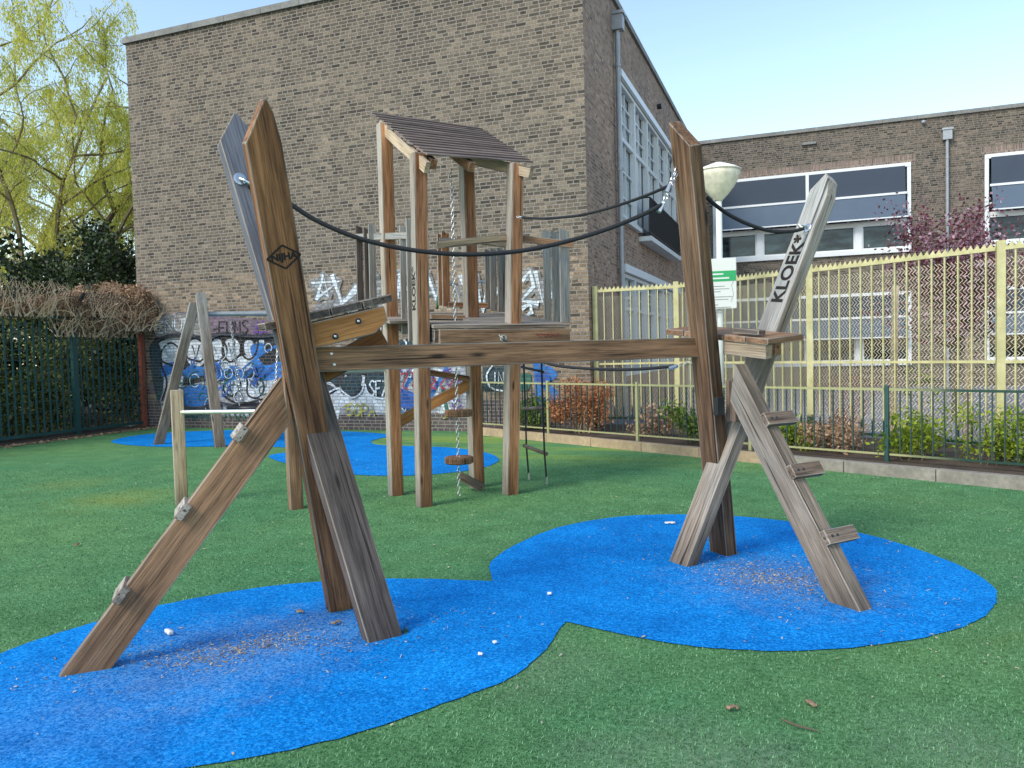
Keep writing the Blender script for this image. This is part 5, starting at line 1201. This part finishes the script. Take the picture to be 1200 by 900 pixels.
for i in range(900):
    y = rng.uniform(7, 13.3); x = -13.72+abs(rng.gauss(0, .14)); p = V((x, y, .012+.01*rng.random())); th = rng.uniform(0, 6.28); l = rng.uniform(.01, .035); s.obox(p, V((math.cos(th), math.sin(th), rng.gauss(0, .3)))*l, V((-math.sin(th), math.cos(th), rng.gauss(0, .3)))*l*.5, V((0, 0, .002)))
stuff(s, 'dead_leaves', 'dead leaves and dirt collected along the foot of the left fence', 'debris', M['drytan'])
def scrap(name, px, py, w_, h_, ang, mat, label, cat='litter', th=.004, zz=.0, crumple=.006):
    p = onz(px, py, .012+zz); s = MB(); n = 5; r2 = random.Random(int(px*7+py)); 
    ca, sa = math.cos(ang), math.sin(ang); vs = []
    for layer_ in (0, th):
        for i in range(n):
            for j in range(n):
                a = (i/(n-1)-.5)*w_*(1+.2*r2.random()); b_ = (j/(n-1)-.5)*h_*(1+.2*r2.random()); vs.append((p.x+a*ca-b_*sa, p.y+a*sa+b_*ca, p.z+layer_+r2.random()*crumple))
    fs = []
    for l_ in (0, 1):
        for i in range(n-1):
            for j in range(n-1): k = l_*n*n+i*n+j; fs.append((k, k+1, k+n+1, k+n) if l_ == 0 else (k+n, k+n+1, k+1, k))
    edge = [i*n for i in range(n)]+[(n-1)*n+j for j in range(1, n)]+[i*n+n-1 for i in range(n-2, -1, -1)]+[j for j in range(n-2, 0, -1)]
    for a, b_ in zip(edge, edge[1:]+edge[:1]): fs.append((a, b_, b_+n*n, a+n*n))
    s.add(vs, fs); o = s.build(name, mat, smooth=True); return tag(o, label, cat)
scrap('paper_scrap', 198, 743, .022, .055, 1.2, M['paper'], 'small upright rectangular white paper scrap on blue rubber right of the ladder plank', th=.02)
scrap('paper_scrap', 785, 613, .08, .05, .3, M['paper'], 'white flattened paper scrap near the far edge of the right blue circle')
scrap('paper_scrap', 148, 500.5, .28, .16, .4, M['paper'], 'crumpled white litter by the corner of the left fence', crumple=.06); scrap('paper_scrap', 177, 499, .12, .1, 1, M['paper'], 'small white paper ball at the foot of the rusty corner post', crumple=.06)
scrap('pebble', 644, 697, .022, .018, .3, M['paper'], 'pale round pebble on the blue rubber where the two circles meet', 'pebble', .012)
scrap('pebble', 580, 754, .018, .015, .9, M['paper'], 'pale pebble on the blue rubber below the middle of the beam, the upper of two', 'pebble', .01); scrap('pebble', 563, 768, .02, .014, .2, M['paper'], 'pale pebble on the blue rubber below the middle of the beam, the lower of two', 'pebble', .01)
brn = plain('dead_leaf', (.30, .20, .12), .8, var=.3, bmp=0)
for px, py, lab in ((858, 831, 'curled brown dead leaf on the green turf below the right circle'), (951, 826, 'pale brown dead leaf on the turf right of the curled one'), (394, 731, 'whitish brown dead leaf at the foot of the brown leg'), (352, 718, 'brown leaf fragment on blue rubber left of the brown leg'), (90, 639, 'thin brown dead leaf on the pale painted sun patch of turf at the left')):
    scrap('dead_leaf', px, py, .045, .022, px, brn, lab, 'leaf', crumple=.014)
s = MB(); s.tube([onz(917, 843, .014), onz(930, 849, .018), onz(945, 853, .014), onz(960, 857, .016)], [.004, .005, .004, .002], 6); tag(s.build('stick', M['bark']), 'thin curved brown stick on the turf at the lower right', 'stick')
def tuft(px, py, n, h, label, seed):
    p = onz(px, py); rng = random.Random(seed); s = MB()
    for i in range(n):
        b0 = p+V((rng.gauss(0, .03), rng.gauss(0, .02), .004)); a = rng.uniform(0, 6.28); d = V((math.cos(a)*.5, math.sin(a)*.5, 1)); hh = h*rng.uniform(.4, 1); q = V((-math.sin(a), math.cos(a), 0))*.0022; m1 = b0+d*hh*.5; m2 = b0+V((d.x*hh*1.2, d.y*hh*1.2, hh*.8)); k = len(s.v)
        s.v += [tuple(b0-q), tuple(b0+q), tuple(m1+q), tuple(m1-q), tuple(m2)]; s.f += [(k, k+1, k+2, k+3), (k+3, k+2, k+4)]; s.m += [0, 0]
    tag(s.build('weed_tuft', M['grass']), label, 'weed')
tuft(112, 781, 130, .075, 'green weed tuft at the foot of the left ladder plank', 1); tuft(470, 742, 45, .045, 'tiny grass tuft beside the near foot of the left frame', 2); tuft(395, 716, 60, .05, 'small grass tuft at the far foot of the left frame', 3)
tuft(436, 749, 50, .03, 'thin grass tuft in front of the near foot of the left frame', 4)
bx = scrap('stone_block', 554, 497, .3, .2, -.5, M['kerbtan'], 'tan stone block lying against the wall at the end of the kerb', 'stone', .2)
print('faces', sum(len(o.data.polygons) for o in bpy.data.objects if o.type == 'MESH'))
